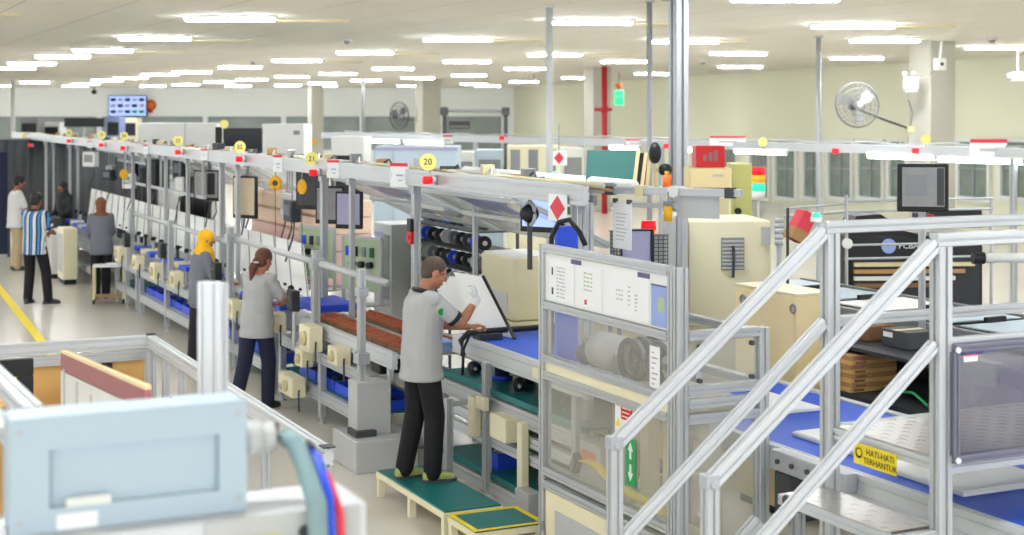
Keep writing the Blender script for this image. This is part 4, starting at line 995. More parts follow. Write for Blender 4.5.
# reel rack
t = lt('reel_rack','black wire rack crowded with reels and small parts behind the man','rack',-5.35,1.75,0)
for x in (-0.85,0.85):
    for y in (-0.22,0.22): MB().cyl((x,y,0),(x,y,1.86),0.018,8).build('upright','charcoal',t)
for z in (0.95,1.15,1.36,1.56,1.76): MB().box(-0.87,0.87,-0.24,0.24,z-0.015,z).build('shelf','charcoal',t)
k = 0
for z in (0.95,1.15,1.36,1.56,1.76):
    for i in range(9):
        x = -5.35-0.74+0.185*i; m = ('dark','black','blue','charcoal','dark','jacket','lightgrey')[(k*5+i)%7]
        q = lt('reel','component reel on the black rack, shelf %s from the bottom, %s from the left' % (O((0.95,1.15,1.36,1.56,1.76).index(z)),O(i)),'reel',x,1.66,z,0.3*((i*7+k)%5-2)*0.3,'reels on the black rack'); k += 1
        MB().cyl((-0.018,0,0.075),(0.018,0,0.075),0.072,14).build('flange',m,q); MB().cyl((-0.024,0,0.075),(0.024,0,0.075),0.025,10).build('hub','lightgrey',q)
# light-grey cabinet and lilac signal panel left of the rack
t = lt('test_cabinet','grey test cabinet with a glowing lilac panel, left of the reel rack','cabinet',-6.35,1.5,0)
MB().box(-0.42,0.12,-0.2,0.3,0,1.72).build('body','lightgrey',t,bev=0.01); MB().box(-0.36,-0.14,-0.206,-0.2005,1.22,1.62).build('panel','lilac',t); MB().box(-0.10,0.06,-0.206,-0.2005,0.9,1.60).build('side_panel','grey',t)
# cream machine behind the belt
t = lt('cream_machine','boxy cream machine standing behind the blue belt, right of the man','machine',(aa(478,1.30)+aa(514,1.30))/2+0.02,1.70,0)
MB().box(-0.40,0.34,-0.40,0.12,0,1.05).build('base','cream',t,bev=0.01); MB().box(-0.38,0.32,-0.38,0.10,1.06,1.62).build('housing','cream',t,bev=0.012); MB().box(-0.30,0.20,-0.386,-0.381,1.12,1.30).build('front_panel','offwhite',t); MB().box(-0.36,0.30,-0.36,0.08,1.62,1.635).build('lid','white',t)
t = lt('cream_machine','lower cream machine behind the belt beside the boxy one','machine',-2.02,1.70,0)
MB().box(-0.50,0.50,-0.35,0.35,0,1.36).build('housing','cream',t,bev=0.012); MB().box(-0.42,0.42,-0.356,-0.351,0.9,1.25).build('front_panel','cream_dark',t); MB().box(-0.45,0.45,-0.3,0.3,1.36,1.40).build('lid','offwhite',t)
# sloping reflector hoods under the rail
for i,(a0,a1,lab) in enumerate(((-3.75,-1.80,'sloping grey reflector hood under the rail left of the safety cabin'),(-6.15,-3.95,'sloping grey reflector hood under the rail above the man'),(-11.5,-9.6,'sloping reflector hood beside the sand-coloured monitor'),(-15.6,-12.4,'grey sloping hood among the far posts of the line'),(-20.0,-16.2,'grey sheet hood over the far end of the line'))):
    t = lt('reflector_hood',lab,'light hood',(a0+a1)/2,0.55,0,0,'reflector hoods'); w = (a1-a0)/2
    MB().prism([(0.06,2.24),(0.08,2.26),(0.95,1.84),(0.93,1.82)],'x',-w,w).build('sheet','hood',t)
    MB().prof((-w,0.94,1.85),(w,0.94,1.85),0.04).prof((-w,0.08,2.23),(w,0.08,2.23),0.04).build('edge_bar','alu',t)
    for j in range(3): MB().prof((-w+j*w,0.10,2.265),(-w+j*w,0.93,1.86),0.035).build('rib','alu',t)
    MB().cyl((-w+0.1,0.45,2.02),(w-0.1,0.45,2.02),0.02,8).build('tube_lamp','offwhite',t)
    if i < 2: MB().prism([(0.10,2.245),(0.105,2.25),(0.50,2.065),(0.495,2.06)],'x',-w*0.5,w*0.35).build('blue_film','film_blue',t)
# camera ball, blue padded post, hose near the cabin
t = lt('inspection_camera','black ball camera on a stem in front of the blue-lit monitor','camera',-1.24,0.5,2.0)
MB().ell((0,0,0.17),(0.07,0.07,0.07),16,10).build('ball','black',t,True); MB().cyl((0,0,0.17),(0.05,-0.06,0.17),0.05,14).build('lens','dark',t,True); MB().cyl((0,0,-0.25),(0,0,0.11),0.02,10).build('stem','charcoal',t); MB().torus((0,0,0.17),0.085,0.014,'y',20,6).build('ring','lightgrey',t,True); MB().cyl((0,0.0,0.17),(0,0.0,0.32),0.015,8).build('hanger','grey',t)
t = lt('padded_post','blue padded upright at the left edge of the notice board','post',-0.13,0.22,1.14)
MB().box(-0.05,0.0,-0.06,0.10,0,1.02).build('pad','blue',t,bev=0.01); MB().box(-0.16,-0.052,0.0,0.12,-0.0,0.86).build('side_column','cream',t,bev=0.006); MB().cyl((-0.11,-0.04,0.52),(-0.11,0.0,0.52),0.035,14).build('stop_button','red',t,True); MB().box(-0.145,-0.075,-0.002,0.0,0.44,0.60).build('button_plate','yellow',t)
t = lt('cable_loop','black cable looping over the left corner of the notice board','cable',-0.03,0.05,0)
MB().tube([(-0.06,0.05,1.22),(-0.05,0.04,1.40),(-0.035,0.03,1.9),(-0.03,0.03,2.10),(0.02,0.06,2.20),(0.10,0.10,2.22),(0.20,0.12,2.14),(0.24,0.14,2.06)],0.018,8).build('cable','black',t,True); MB().cyl((-0.06,0.05,1.14),(-0.06,0.05,1.24),0.03,10).build('plug','black',t)
t = lt('alarm_box','red alarm box on the post behind the man','alarm box',aa(416,0.42)+0.0,0.35,1.78)
MB().box(-0.05,0.05,0,0.03,0,0.11).build('case','red',t,bev=0.006); MB().box(-0.045,0.045,0,0.03,0.11,0.22).build('cap','black',t,bev=0.006); MB().cyl((0,-0.012,0.055),(0,0,0.055),0.022,12).build('button','pinkred',t)
# small cream table with castors
t = thing('small_table','small cream-legged table with a white top, in front of the brown headscarf','table',at(109,112,22.9)*1,0.0)
t.location.z = 0; t.rotation_euler.z = LR+1.35
MB().box(-0.24,0.24,-0.18,0.18,0.56,0.585).build('top','white',t,bev=0.005); MB().box(-0.23,0.23,-0.17,0.17,0.10,0.115).build('lower_shelf','carton',t)
for x in (-0.22,0.22):
    for y in (-0.16,0.16):
        l = MB().box(x-0.018,x+0.018,y-0.018,y+0.018,0.07,0.56).build('leg','cream_dark',t); MB().cyl((x-0.015,y,0.035),(x+0.015,y,0.035),0.035,12).build('castor','black',l)
t = bin_('notebook','white folder lying on the small cream table',0,0,0,0.2,0.15,0.02,'paper',None,0,'folder',False); t.location = at(112,112,22.9); t.location.z = 0.586
# far end of the line: cabinets, curtains
for i,(a,b,w,h,m,lab) in enumerate(((-17.6,0.05,0.6,0.95,'cream','cream cabinet left of the brown headscarf at the line'),(-18.6,0.0,0.55,0.85,'offwhite','white cabinet beside the dark machine at the far end of the line'),(-19.6,0.1,0.6,1.0,'charcoal','dark machine behind the striped-shirt man'))):
    t = lt('machine_cabinet',lab,'cabinet',a,b-0.34,0); MB().box(-w/2,w/2,-0.12,0.12,0.08,h).build('body',m,t,bev=0.01); MB().box(-w/2+0.05,w/2-0.05,-0.126,-0.121,0.2,h-0.1).build('door','lightgrey' if m != 'charcoal' else 'dark',t); MB().box(-w/2+0.02,w/2-0.02,-0.1,0.1,0.0,0.08).build('plinth','black',t)
def curtain(label, a, b, w, z0, z1, m, dr=0.0):
    t = lt('curtain',label,'curtain',a,b,z0,dr,'curtains at the far end of the line'); n = 26; vs = []; fs = []
    for i in range(n+1):
        x = -w/2+w*i/n; y = 0.04*math.sin(i*1.9)
        vs += [(x,y,0),(x,y,z1-z0),(x,y+0.012,0),(x,y+0.012,z1-z0)]
    for i in range(n):
        q = 4*i; fs += [(q,q+4,q+5,q+1),(q+2,q+3,q+7,q+6),(q+1,q+5,q+7,q+3),(q,q+2,q+6,q+4)]
    MB().add(vs,fs+[(0,1,3,2),(4*n,4*n+2,4*n+3,4*n+1)]).build('cloth',m,t,True); MB().cyl((-w/2-0.05,0,z1-z0+0.02),(w/2+0.05,0,z1-z0+0.02),0.018,8).build('rod','grey',t)
curtain('black curtain right of the person in dark clothes',-19.5,1.4,2.4,0.2,2.28,'black')
curtain('black curtain hanging behind the far posts of the line',-16.3,1.6,2.2,0.7,2.25,'black')
curtain('dark grey sheet hanging at the far end of the line',-22.8,1.0,2.6,0.3,2.28,'charcoal',0.5)
p = at(2,112,30.0); t = thing('blue_partition','dark blue partition panel at the left edge of the picture','partition',(p.x-0.42,p.y,0),0.2)
MB().box(-0.5,0.5,0,0.06,0.06,2.12).build('panel','trouser_navy',t); MB().prof((-0.53,0.03,0),(-0.53,0.03,2.15),0.05).prof((0.53,0.03,0),(0.53,0.03,2.15),0.05).build('frame','charcoal',t)
for i in range(8):
    a = -14.6-0.75*i
    t = lt('feeder_unit','x','feeder',a,0.95,0,0,'feeder units behind the far benches')
    m = ('lightgrey','charcoal','white','dark')[i%4]
    MB().box(-0.3,0.3,-0.2,0.25,0.0,1.05).build('cabinet',m,t,bev=0.01); MB().box(-0.28,0.28,-0.16,0.2,1.05,1.30).build('hopper',('white','lightgrey')[i%2],t,bev=0.02); MB().cyl((0,-0.2,1.16),(0,-0.26,1.16),0.06,12).build('dial','charcoal',t,True)
    t['label'] = '%s feeder unit behind the far benches, %s counting leftwards' % ({'lightgrey':'grey','charcoal':'dark','white':'white','dark':'black'}[m],O(i))

p = at(30,112,34.0); curtain('dark grey curtain behind the two men at the far left',0,0,1.5,0.2,2.3,'charcoal'); c_ = [o for o in bpy.data.objects if o.get('label') == 'dark grey curtain behind the two men at the far left'][0]; c_.location = (p.x,p.y,0.2); c_.rotation_euler.z = 0.1
rq = random.Random(21)
for i in range(22):
    a = -7.6-0.62*i; z = rq.uniform(1.62,2.0); w = rq.uniform(0.10,0.20); h = rq.uniform(0.14,0.30); m = ('dark','lightgrey','charcoal','white','black','grey')[i%6]
    t = lt('hanging_unit','x','tool unit',a,0.62+0.16*(i%3),z,rq.uniform(-.6,.6),'tool units hanging under the rail')
    MB().box(-w,w,-0.06,0.06,0,h).build('case',m,t,bev=0.012); MB().cyl((0,0,h),(0,0,2.30-z),0.012,6).build('hanger','grey',t); MB().tube([(w*0.5,0.0,0.0),(w*0.7,-0.02,-0.15),(w*0.2,-0.05,-0.32),(0,-0.08,-0.45)],0.010,6).build('cable','charcoal',t); MB().box(-w*0.7,w*0.7,-0.066,-0.061,h*0.3,h*0.8).build('face','screen_grey' if i%2 else 'jacket',t)
    t['label'] = '%s tool unit hanging under the near rail, %s counting leftwards from the ponytailed woman' % ({'dark':'dark','lightgrey':'pale grey','charcoal':'charcoal','white':'white','black':'black','grey':'grey'}[m],O(i))
t = lt('cross_rail','thin grey rail between the far posts of the near line at head height','rail',0,0,0)
MB().prof((-16.5,0.46,1.78),(-11.0,0.46,1.78),0.04).build('profile','alu',t)
for a in (-16.4,-13.7,-11.1): MB().prof((a,0.46,1.80),(a,0.46,2.28),0.03).build('hanger','alu',t)

rq = random.Random(31)
for i in range(30):
    a = -1.0-0.78*i+rq.uniform(-.2,.2); m = ('grey','cream_dark','charcoal','lightgrey','carton')[i%5]; w = rq.uniform(0.03,0.09)
    t = lt('rail_fitting','x','fitting',a,0.465,2.44,rq.uniform(-.3,.3),'fittings on top of the near rail')
    MB().box(-w,w,-0.05,0.05,0,rq.uniform(0.03,0.09)).build('case',m,t,bev=0.008); MB().tube([(w,0,0.02),(w+0.06,0.01,0.05),(w+0.16,-0.02,0.0),(w+0.26,0.0,0.01)],0.009,6).build('cable',('charcoal','offwhite')[i%2],t)
    t['label'] = 'small %s fitting on top of the near overhead rail, %s from its right end' % ({'grey':'grey','cream_dark':'beige','charcoal':'dark','lightgrey':'pale grey','carton':'brown'}[m],('%d%s' % (i+1,{1:'st',2:'nd',3:'rd'}.get((i+1)%10 if not 10 < i+1 < 14 else 0,'th'))))
# ================================================================ foreground: guard frame, robot housing
t = lt('guard_frame','slotted aluminium guard frame around cartons, lower left','guard frame',-3.38,-1.87,0)
MB().prof((0,0,1.075),(4.5,0,1.075),0.06,0.10,(0,0,1)).build('top_rail','alu_white',t); MB().prof((0,-0.03,1.075),(0,-4.2,1.075),0.06,0.10,(0,0,1)).build('top_rail','alu_white',t)
MB().prof((0,-0.03,0.97),(0,-4.2,0.97),0.05,0.08,(0,0,1)).build('mid_rail','alu',t); MB().prof((0,0,0.30),(4.5,0,0.30),0.05).build('lower_rail','alu',t)
for x in (0,0.55,1.1,2.2,3.3,4.47): MB().prof((x,0,0),(x,0,1.02),0.08 if x == 0 else 0.05).build('post','alu',t)
for y in (-1.4,-2.8,-4.2): MB().prof((0,y,0),(0,y,0.93),0.06).build('post','alu',t)
MB().box(-0.035,0.035,-0.035,0.035,1.125,1.135).build('corner_cap','charcoal',t); MB().box(4.44,4.52,-0.035,0.035,1.125,1.132).build('corner_cap','charcoal',t)
MB().box(-0.012,0.0,-4.1,-0.05,0.34,0.93).build('kraft_panel','kraft',t)
for y in (-0.35,-1.15): MB().box(0.001,0.03,y-0.04,y+0.04,0.87,0.92).build('latch','black',t)
MB().box(0.60,0.95,0.02,0.03,0.68,0.73).build('latch','carton_dark',t)
def carton(label,a,b,z,w,d,h,m,dr=0.0,grp=None):
    q = lt('carton',label,'carton',a,b,z,dr,grp)
    MB().box(-w/2,w/2,-d/2,d/2,0,h).build('box',m,q,bev=0.006); MB().box(-0.025,0.025,-d/2-0.001,d/2+0.001,h,h+0.002).build('tape','cream_dark',q); MB().box(-w/2+0.02,-w/2+0.12,-d/2-0.002,-d/2-0.0005,h*0.55,h*0.85).build('label_patch','paper',q)
    return q
carton('kraft carton inside the guard frame near its corner post',-2.95,-2.30,0.0,0.5,0.45,0.82,'kraft')
carton('kraft carton inside the guard frame, far left beside the black frame',-2.9,-3.15,0.0,0.5,0.5,0.78,'kraft')
carton('low kraft carton between the guard frame posts',-2.1,-2.2,0.0,0.7,0.4,0.55,'kraft')
# black framed screen
p = at(14,112,10.6); t = thing('screen_frame','black-edged panel in an aluminium frame, left edge in the guard frame','panel',(p.x,p.y,0),LR+PI/2)
MB().box(-0.5,0.13,-0.03,0.03,1.05,1.17).build('top_bar','black',t,bev=0.005); MB().box(0.02,0.13,-0.03,0.03,0.0,1.045).build('side_bar','black',t,bev=0.005); MB().prof((-0.03,0,0),(-0.03,0,1.03),0.05).prof((-0.5,0,1.02),(-0.05,0,1.02),0.05).prof((-0.47,0,0),(-0.47,0,1.0),0.05).build('inner_frame','alu',t)
# near slanting rails at the left edge
t = thing('twin_rail','pair of blurred white slanting rails at the left edge','rail',at(-45,340,5.2),0)
o = Vector(t.location)
for k in (0,1):
    e = at(34-20*k,414+24*k,4.1)-o; MB().prof(at(-45-14*k,336+26*k,5.2)-o,e,0.05).build('bar','alu_white',t)
for k in (0,1): MB().prof((0.02*k,0.03,-0.05),(0.02*k,0.03,-o.z) if k == 0 else (0.02,0.03,-0.08),0.04).build('support','alu',t)
# panel with a maroon top edge
A, B = at(63,361,7.0), at(148,398,5.3)
t = thing('maroon_panel','white panel with a maroon top edge behind the robot housing','panel',(A.x,A.y,0),math.atan2(B.y-A.y,B.x-A.x)); ln_ = math.hypot(B.x-A.x,B.y-A.y)
MB().prism([(0,A.z-0.04),(ln_,B.z-0.04),(ln_,B.z+0.03),(0,A.z+0.04)],'y',-0.012,0.012).build('edge_strip','maroon',t)
MB().prism([(0,0),(ln_,0),(ln_,B.z-0.045),(0,A.z-0.045)],'y',-0.010,0.010).build('sheet','offwhite',t)
for k in range(4): MB().prism([(0.1+0.35*k,0.9),(0.13+0.35*k,0.9),(0.13+0.35*k,A.z-0.02),(0.10+0.35*k,A.z-0.02)],'y',-0.016,-0.0105).build('rib','lightgrey',t)
MB().prism([(0,A.z+0.04),(ln_,B.z+0.03),(ln_,B.z+0.045),(0,A.z+0.052)],'y',-0.012,0.012).build('cap_strip','carton_cream',t)
# blurred post
p = at(213,112,4.6); t = thing('near_post','blurred white slotted post rising behind the robot housing','post',(p.x,p.y,0),LR+0.62)
MB().prof((0,0,0.02),(0,0,2.405),0.09,0.045).build('shaft','alu_white',t); MB().box(-0.08,0.08,-0.06,0.06,0,0.02).build('foot','grey',t)
# beam and robot housing, seen close
A, B = at(10,410,3.3), at(243,393,3.55)
t = thing('gantry_beam','blurred pale gantry beam along the bottom left edge','beam',(A.x,A.y,0),LR+PI/2)
MB().box(-1.2,0.82,-0.05,0.18,1.85,1.985).build('beam','alu_white',t,bev=0.008); MB().box(0.48,0.60,-0.062,-0.051,1.90,1.94).build('yellow_label','grass_green',t); MB().cyl((0.66,-0.058,1.935),(0.66,-0.049,1.935),0.016,14).build('bore','charcoal',t); MB().box(0.42,0.80,-0.056,-0.051,1.875,1.985).build('end_plate','lightgrey',t,bev=0.003)
for x in (-0.9,0.5): MB().prof((x,0.06,0),(x,0.06,1.86),0.09).build('leg','alu',t)
h = thing('robot_housing','large blurred light-blue machine housing in the lower left foreground','machine housing',(A.x,A.y,1.986),LR+PI/2)
m = MB(); w_,hh = 0.535,0.262
m.box(0,w_,0.02,0.13,0,hh); m.build('shell','robot_blue',h,bev=0.012)
f = MB(); Z0, Z1, X0, X1 = 0.055, hh-0.075, 0.085, w_-0.065
f.add([(x,y,z) for y in (0.0,0.02) for x,z in ((0,0),(w_,0),(w_,hh),(0,hh),(X0,Z0),(X1,Z0),(X1,Z1),(X0,Z1))],[q for k in (0,8) for q in ((k,k+1,k+5,k+4),(k+1,k+2,k+6,k+5),(k+2,k+3,k+7,k+6),(k+3,k,k+4,k+7))]+[(i,(i+1)%4,8+(i+1)%4,8+i) for i in range(4)]+[(4+i,4+(i+1)%4,12+(i+1)%4,12+i) for i in range(4)]); f.build('front_frame','robot_blue',h)
MB().box(0.09,w_-0.07,0.016,0.0205,0.05,hh-0.07).build('recessed_panel','robot_blue',h)
for x in (0.02,w_-0.02):
    for z in (0.03,hh-0.03): MB().cyl((x,-0.004,z),(x,0.0,z),0.008,10).build('screw','steel',h)
MB().box(0.10,0.19,-0.003,0.0,0.005,0.04).build('white_tag','paper',h); MB().box(0.12,0.22,-0.002,0.0,0.055,0.075).build('worn_label','offwhite',h)
MB().cyl((w_,0.07,0.155),(w_+0.05,0.07,0.155),0.042,18).cyl((w_+0.05,0.07,0.155),(w_+0.085,0.07,0.155),0.034,18).build('cable_gland','lightgrey',h,True)
def fgcable(label,pts,r,m):
    o = L(0,0); c = thing('cable',label,'cable',h.location.copy(),LR+PI/2,'foreground cables'); MB().tube(pts,r,10).build('sheath',m,c,True); MB().cyl(pts[0],tuple(pts[0][i]+(pts[1][i]-pts[0][i])*0.35 for i in range(3)),r*1.35,10).build('collar','charcoal',c)
fgcable('thick grey-blue hose arching from the robot housing',[(w_+0.087,0.07,0.155),(w_+0.11,0.065,0.152),(w_+0.135,0.05,0.135),(w_+0.147,0.01,0.09),(w_+0.145,-0.09,0.02),(w_+0.145,-0.10,-0.08),(w_+0.145,-0.10,-0.4)],0.024,'hose_green')
fgcable('blue cable beside the grey-blue hose, bottom left',[(w_+0.165,0.05,0.13),(w_+0.175,0.0,0.11),(w_+0.18,-0.08,0.03),(w_+0.18,-0.09,-0.05),(w_+0.18,-0.09,-0.4)],0.010,'blue')
fgcable('red cable right of the blue one, bottom left',[(w_+0.19,0.04,0.08),(w_+0.20,0.0,0.06),(w_+0.205,-0.08,-0.01),(w_+0.205,-0.09,-0.08),(w_+0.205,-0.09,-0.4)],0.010,'pinkred')
# ================================================================ second line and everything behind
N1, N2 = at(1034,151,20.5), at(322,134,36.5)
D2 = Vector((N2.x-N1.x,N2.y-N1.y,0)); LEN2 = D2.length; D2n = D2/LEN2; R2 = math.atan2(D2n.y,D2n.x)     # local +x runs away to the left; +y is towards the viewer side
def s2(px):
    k = (px-512)/1490.0; return (k*N1.y-N1.x)/(D2n.x-k*D2n.y)
def on2(px, y=0.0):
    s = s2(px); n = Vector((-D2n.y,D2n.x,0)); return N1+D2n*s+n*y
t = thing('overhead_rail','long grey overhead rail of the second line, across the middle distance','rail',(N1.x,N1.y,0),R2)
for y in (0,-0.30): MB().prof((0,y,2.36),(LEN2,y,2.36),0.06,0.13,(0,0,1)).build('profile','alu_white',t)
for i in range(12): MB().box(0.2+1.6*i,0.28+1.6*i,-0.27,-0.03,2.40,2.42).build('cross_tie','alu',t)
MB().tube([(0.5*i,-0.14+0.04*math.sin(i),2.45+0.02*math.cos(i*2)) for i in range(39)],0.02,6).build('cable','lightgrey',t,True)
for i,px in enumerate((1016,822,664,583,478,408,352)):
    q = on2(px,0.06); u = thing('support_post','aluminium post of the second line, %s from the right' % O(i),'post',(q.x,q.y,0),R2,'posts of the second line')
    MB().prof((0,0,0.02),(0,0,2.29),0.08).build('shaft','alu',u); MB().box(-0.08,0.08,-0.08,0.08,0,0.02).build('foot','grey',u)
for i,(x0,x1,dz) in enumerate(((870,938,2.24),(940,1026,2.22),(737,789,2.25),(688,716,2.25),(612,642,2.25),(372,402,2.24),(406,446,2.24))):
    a, b = s2(x0), s2(x1); q = on2(x0); ln2 = a-b
    p = on2(x1); u = thing('tube_light','glowing tube light under the second rail, %s from the right' % O([1,0,2,3,4,6,5][i]),'tube light',(p.x,p.y,dz),R2,'tube lights of the second line')
    MB().box(0,ln2,0.0,0.10,0.055,0.085).build('housing','white',u); MB().cyl((0.02,0.05,0.02),(ln2-0.02,0.05,0.02),0.035,12).build('tube','tube_on',u,True)
    for x in (0.0,ln2-0.03): MB().box(x,x+0.03,0.02,0.08,-0.01,0.055).build('end_cap','lightgrey',u)
for i,(px,y0,y1,w_) in enumerate(((993,139,158,37),(732,136,146,36),(452,135,144,11),(638,139,147,16))):
    q = on2(px,0.10); Y = q.y; u = thing('station_sign','white station card with a red top edge on the second rail, %s from the right' % O([0,1,3,2][i]),'sign',(q.x,q.y,HC-(y1-112)/1490*Y),0.0,'station cards on the second rail'); hh = (y1-y0)/1490*Y; ww = w_/1490*Y/2
    MB().box(-ww,ww,0,0.015,0,hh).build('card','paper',u); MB().box(-ww,ww,-0.004,-0.001,hh*0.8,hh).build('red_strip','pinkred',u); MB().box(-ww*0.5,ww*0.5,-0.003,-0.001,hh*0.35,hh*0.5).build('print','lightgrey',u)
for i,(px,py) in enumerate(((931,139),(768,142),(545,151),(318,142))):
    q = on2(px,0.12); Y = q.y; u = thing('number_disc','yellow number disc on the second line, %s from the right' % O(i),'sign',(q.x,q.y,HC-(py-112)/1490*Y),0,'yellow discs of the second line')
    MB().cyl((0,-0.005,0),(0,0.005,0),0.075,20).build('plate','disc_yellow' if i < 2 else 'amber',u); MB().cyl((0,0.01,0.0),(0,0.01,-0.12),0.008,6).build('stem','grey',u)
for i,(px,py) in enumerate(((841,151),(921,151),(672,146),(633,145),(507,138))):
    q = on2(px,0.13); u = thing('beacon','small red lamp on the second rail, %s from the right' % O([1,0,2,3,4][i]),'lamp',(q.x,q.y,HC-(py-112)/1490*q.y),0,'red lamps of the second line')
    MB().box(-0.05,0.05,-0.03,0.03,-0.04,0.04).build('lens','red_lamp',u,bev=0.01); MB().box(-0.03,0.03,0.03,0.06,-0.02,0.02).build('bracket','grey',u)
def blk(nm,label,cat,px0,px1,py0,py1,Y,d,m,grp=None,rz=0.0,floor=False,bev=0.01,parts=()):
    """a block-bodied machine whose front spans the given picture area at distance Y"""
    a, b = at(px0,py1,Y), at(px1,py0,Y); z0 = 0 if floor else a.z
    u = thing(nm,label,cat,((a.x+b.x)/2,Y,z0),rz,grp); w = (b.x-a.x)/2; h = b.z-z0
    MB().box(-w,w,0,d,0,h).build('body',m,u,bev=bev)
    for (pn,fx0,fx1,fz0,fz1,pm,th) in parts: MB().box(-w+2*w*fx0,-w+2*w*fx1,-th,-0.001,h*fz0,h*fz1).build(pn,pm,u)
    return u,w,h
# --- right of the safety cabin
def chamber(nm,label,a0,a1,b0,b1,z1,m,cat='machine'):
    u = lt(nm,label,cat,a0,b0,0); MB().box(0,a1-a0,0,b1-b0,0.06,z1).build('body',m,u,bev=0.012); MB().box(0.03,a1-a0-0.03,0.03,b1-b0-0.03,0,0.06).build('plinth','charcoal',u); return u
bb = 1.95; a0, a1 = aa(735,bb), aa(796,bb)
u = chamber('cream_cabinet','cream box cabinet behind the blue belt, beyond the first handrail',a0,a1,bb,bb+0.34,1.62,'carton_cream','cabinet'); MB().box(0,a1-a0,0,0.34,1.621,1.635).build('lid','cream',u); MB().box(0.02,a1-a0-0.02,-0.004,-0.001,0.2,1.56).build('front_door','carton_cream',u)
for x in (0.12,a1-a0-0.02): MB().torus((x,-0.012,1.53),0.03,0.008,'y',16,6).build('lift_ring','grey',u,True)
bb = 2.6; a0, a1 = aa(686,bb), aa(769,bb)
Yc = 12.2
u,w,h = blk('cream_machine','tall cream machine with a louvred vent, behind the safety cabin','machine',688,772,221,420,Yc,0.8,'cream',None,0.10,True,0.012)
MB().box(-w+2*w*.39,-w+2*w*.67,-0.012,-0.001,h-0.55+0.15,h-0.55+0.415).build('vent_frame','grey',u)
for k in range(8): MB().box(-w+2*w*.40,-w+2*w*.66,-0.024,-0.0125,h-0.39+0.031*k,h-0.39+0.031*k+0.015).build('louvre','lightgrey',u)
MB().tube([(0.02,-0.03,h-0.20),(0.025,-0.035,h-0.30),(0.02,-0.03,h-0.46)],0.012,6).build('cord','charcoal',u); MB().box(-w-0.001,w+0.001,-0.006,-0.001,h-0.86,h-0.85).build('door_seam','cream_dark',u); MB().box(w*0.75,w*0.95,-0.05,-0.001,h-0.19,h-0.05).build('junction_box','lightgrey',u)
def tower(label,px,pytop,pybot,Y,ybase,cols=('red_lamp','amber_lamp','green_lamp','offwhite')):
    zt_, zb_, z0_ = at(px,pytop,Y).z, at(px,pybot,Y).z, at(px,ybase,Y).z; p = at(px,pytop,Y)
    u = thing('signal_tower',label,'signal lamp',(p.x,p.y,z0_),0,'signal towers'); hh = (zt_-zb_)/len(cols)
    for k,m in enumerate(cols): MB().cyl((0,0,zt_-z0_-hh*(k+1)+0.002),(0,0,zt_-z0_-hh*k),hh*0.85 if Y < 15 else hh*0.8,16).build('lens' if k < 3 else 'lamp_base',m,u,True)
    MB().cyl((0,0,0),(0,0,zb_-z0_+0.002),0.012,8).build('pole','lightgrey',u); MB().cyl((0,0,0),(0,0,0.02),0.04,12).build('foot','grey',u)
tower('signal tower with red, amber and green lamps on the cream vent machine',758.5,167,199,12.6,222)
tower('signal tower with red and amber lamps above the notice board',648.5,221,248,11.8,262,('red_lamp','amber_lamp','green_lamp'))
u,w,h = blk('printer','cream printer-like unit under the red box, right of the steel post','printer',689,732,168,191,14.2,0.45,'carton_cream',None,0,False,0.02,(('paper_slot',0.1,0.9,0.0,0.14,'charcoal',0.02),('name_plate',0.55,0.8,0.62,0.72,'lightgrey',0.004)))
u,w,h = blk('red_box','red box on top of the cream printer-like unit','box',696,725,146,167.5,14.3,0.35,'red',None,0,False,0.008)
for k in range(3): MB().box(-0.02+0.05*(k-1),0.02+0.05*(k-1),-0.01,-0.001,h*0.3,h*(0.6+0.1*k)).build('dark_patch','maroon',u)
u,w,h = blk('cabinet','cream cabinet carrying the printer-like unit','cabinet',690,731,192,300,14.15,0.6,'cream',None,0,True)
MB().box(-w+0.02,w-0.02,-0.006,-0.001,0.1,h-0.05).build('door','cream_dark',u)
u,w,h = blk('control_cabinet','yellow-green cabinet right of the cream printer','cabinet',733,752,164,330,15.2,0.5,'grass_green',None,0,True); MB().cyl((-w*0.5,-0.03,h*0.80),(-w*0.5,-0.001,h*0.80),0.035,12).build('knob','black',u); MB().box(-w+0.02,w-0.02,-0.004,-0.001,0.1,h-0.04).build('door','grass_green',u)
# boards leaning on the rail
RA, RB = at(585,189,10.5), at(742,196,9.95)
t = thing('clamp_rail','double round rail with clamps across the top behind the notice board','rail',(RA.x,RA.y,RA.z),math.atan2(RB.y-RA.y,RB.x-RA.x)); l_ = math.hypot(RB.x-RA.x,RB.y-RA.y)
MB().prof((0,0,0.0),(l_,0,0.0),0.05).build('upper_bar','alu',t); MB().prof((0.20,0,-0.10),(l_*0.60,0,-0.10),0.035).build('lower_bar','alu',t); MB().box(0.6*l_,0.85*l_,0.03,0.04,-0.18,-0.03).build('bracket_sheet','lightgrey',t)
for x,z,m in ((0.20,0.0,'charcoal'),(0.43,0.0,'cream_dark'),(0.05,-0.08,'grey'),(0.64,-0.10,'grey'),(1.08,0.0,'charcoal')): MB().box(x-0.03,x+0.03,-0.04,0.03,z-0.035,z+0.035).build('clamp',m,t)
MB().cyl((0.68,-0.045,0.0),(0.68,-0.026,0.0),0.04,16).build('pulley','offwhite',t); MB().prof((0.015,0.04,0.02),(0.015,0.04,-RA.z+0.0),0.05).build('upright','alu',t)
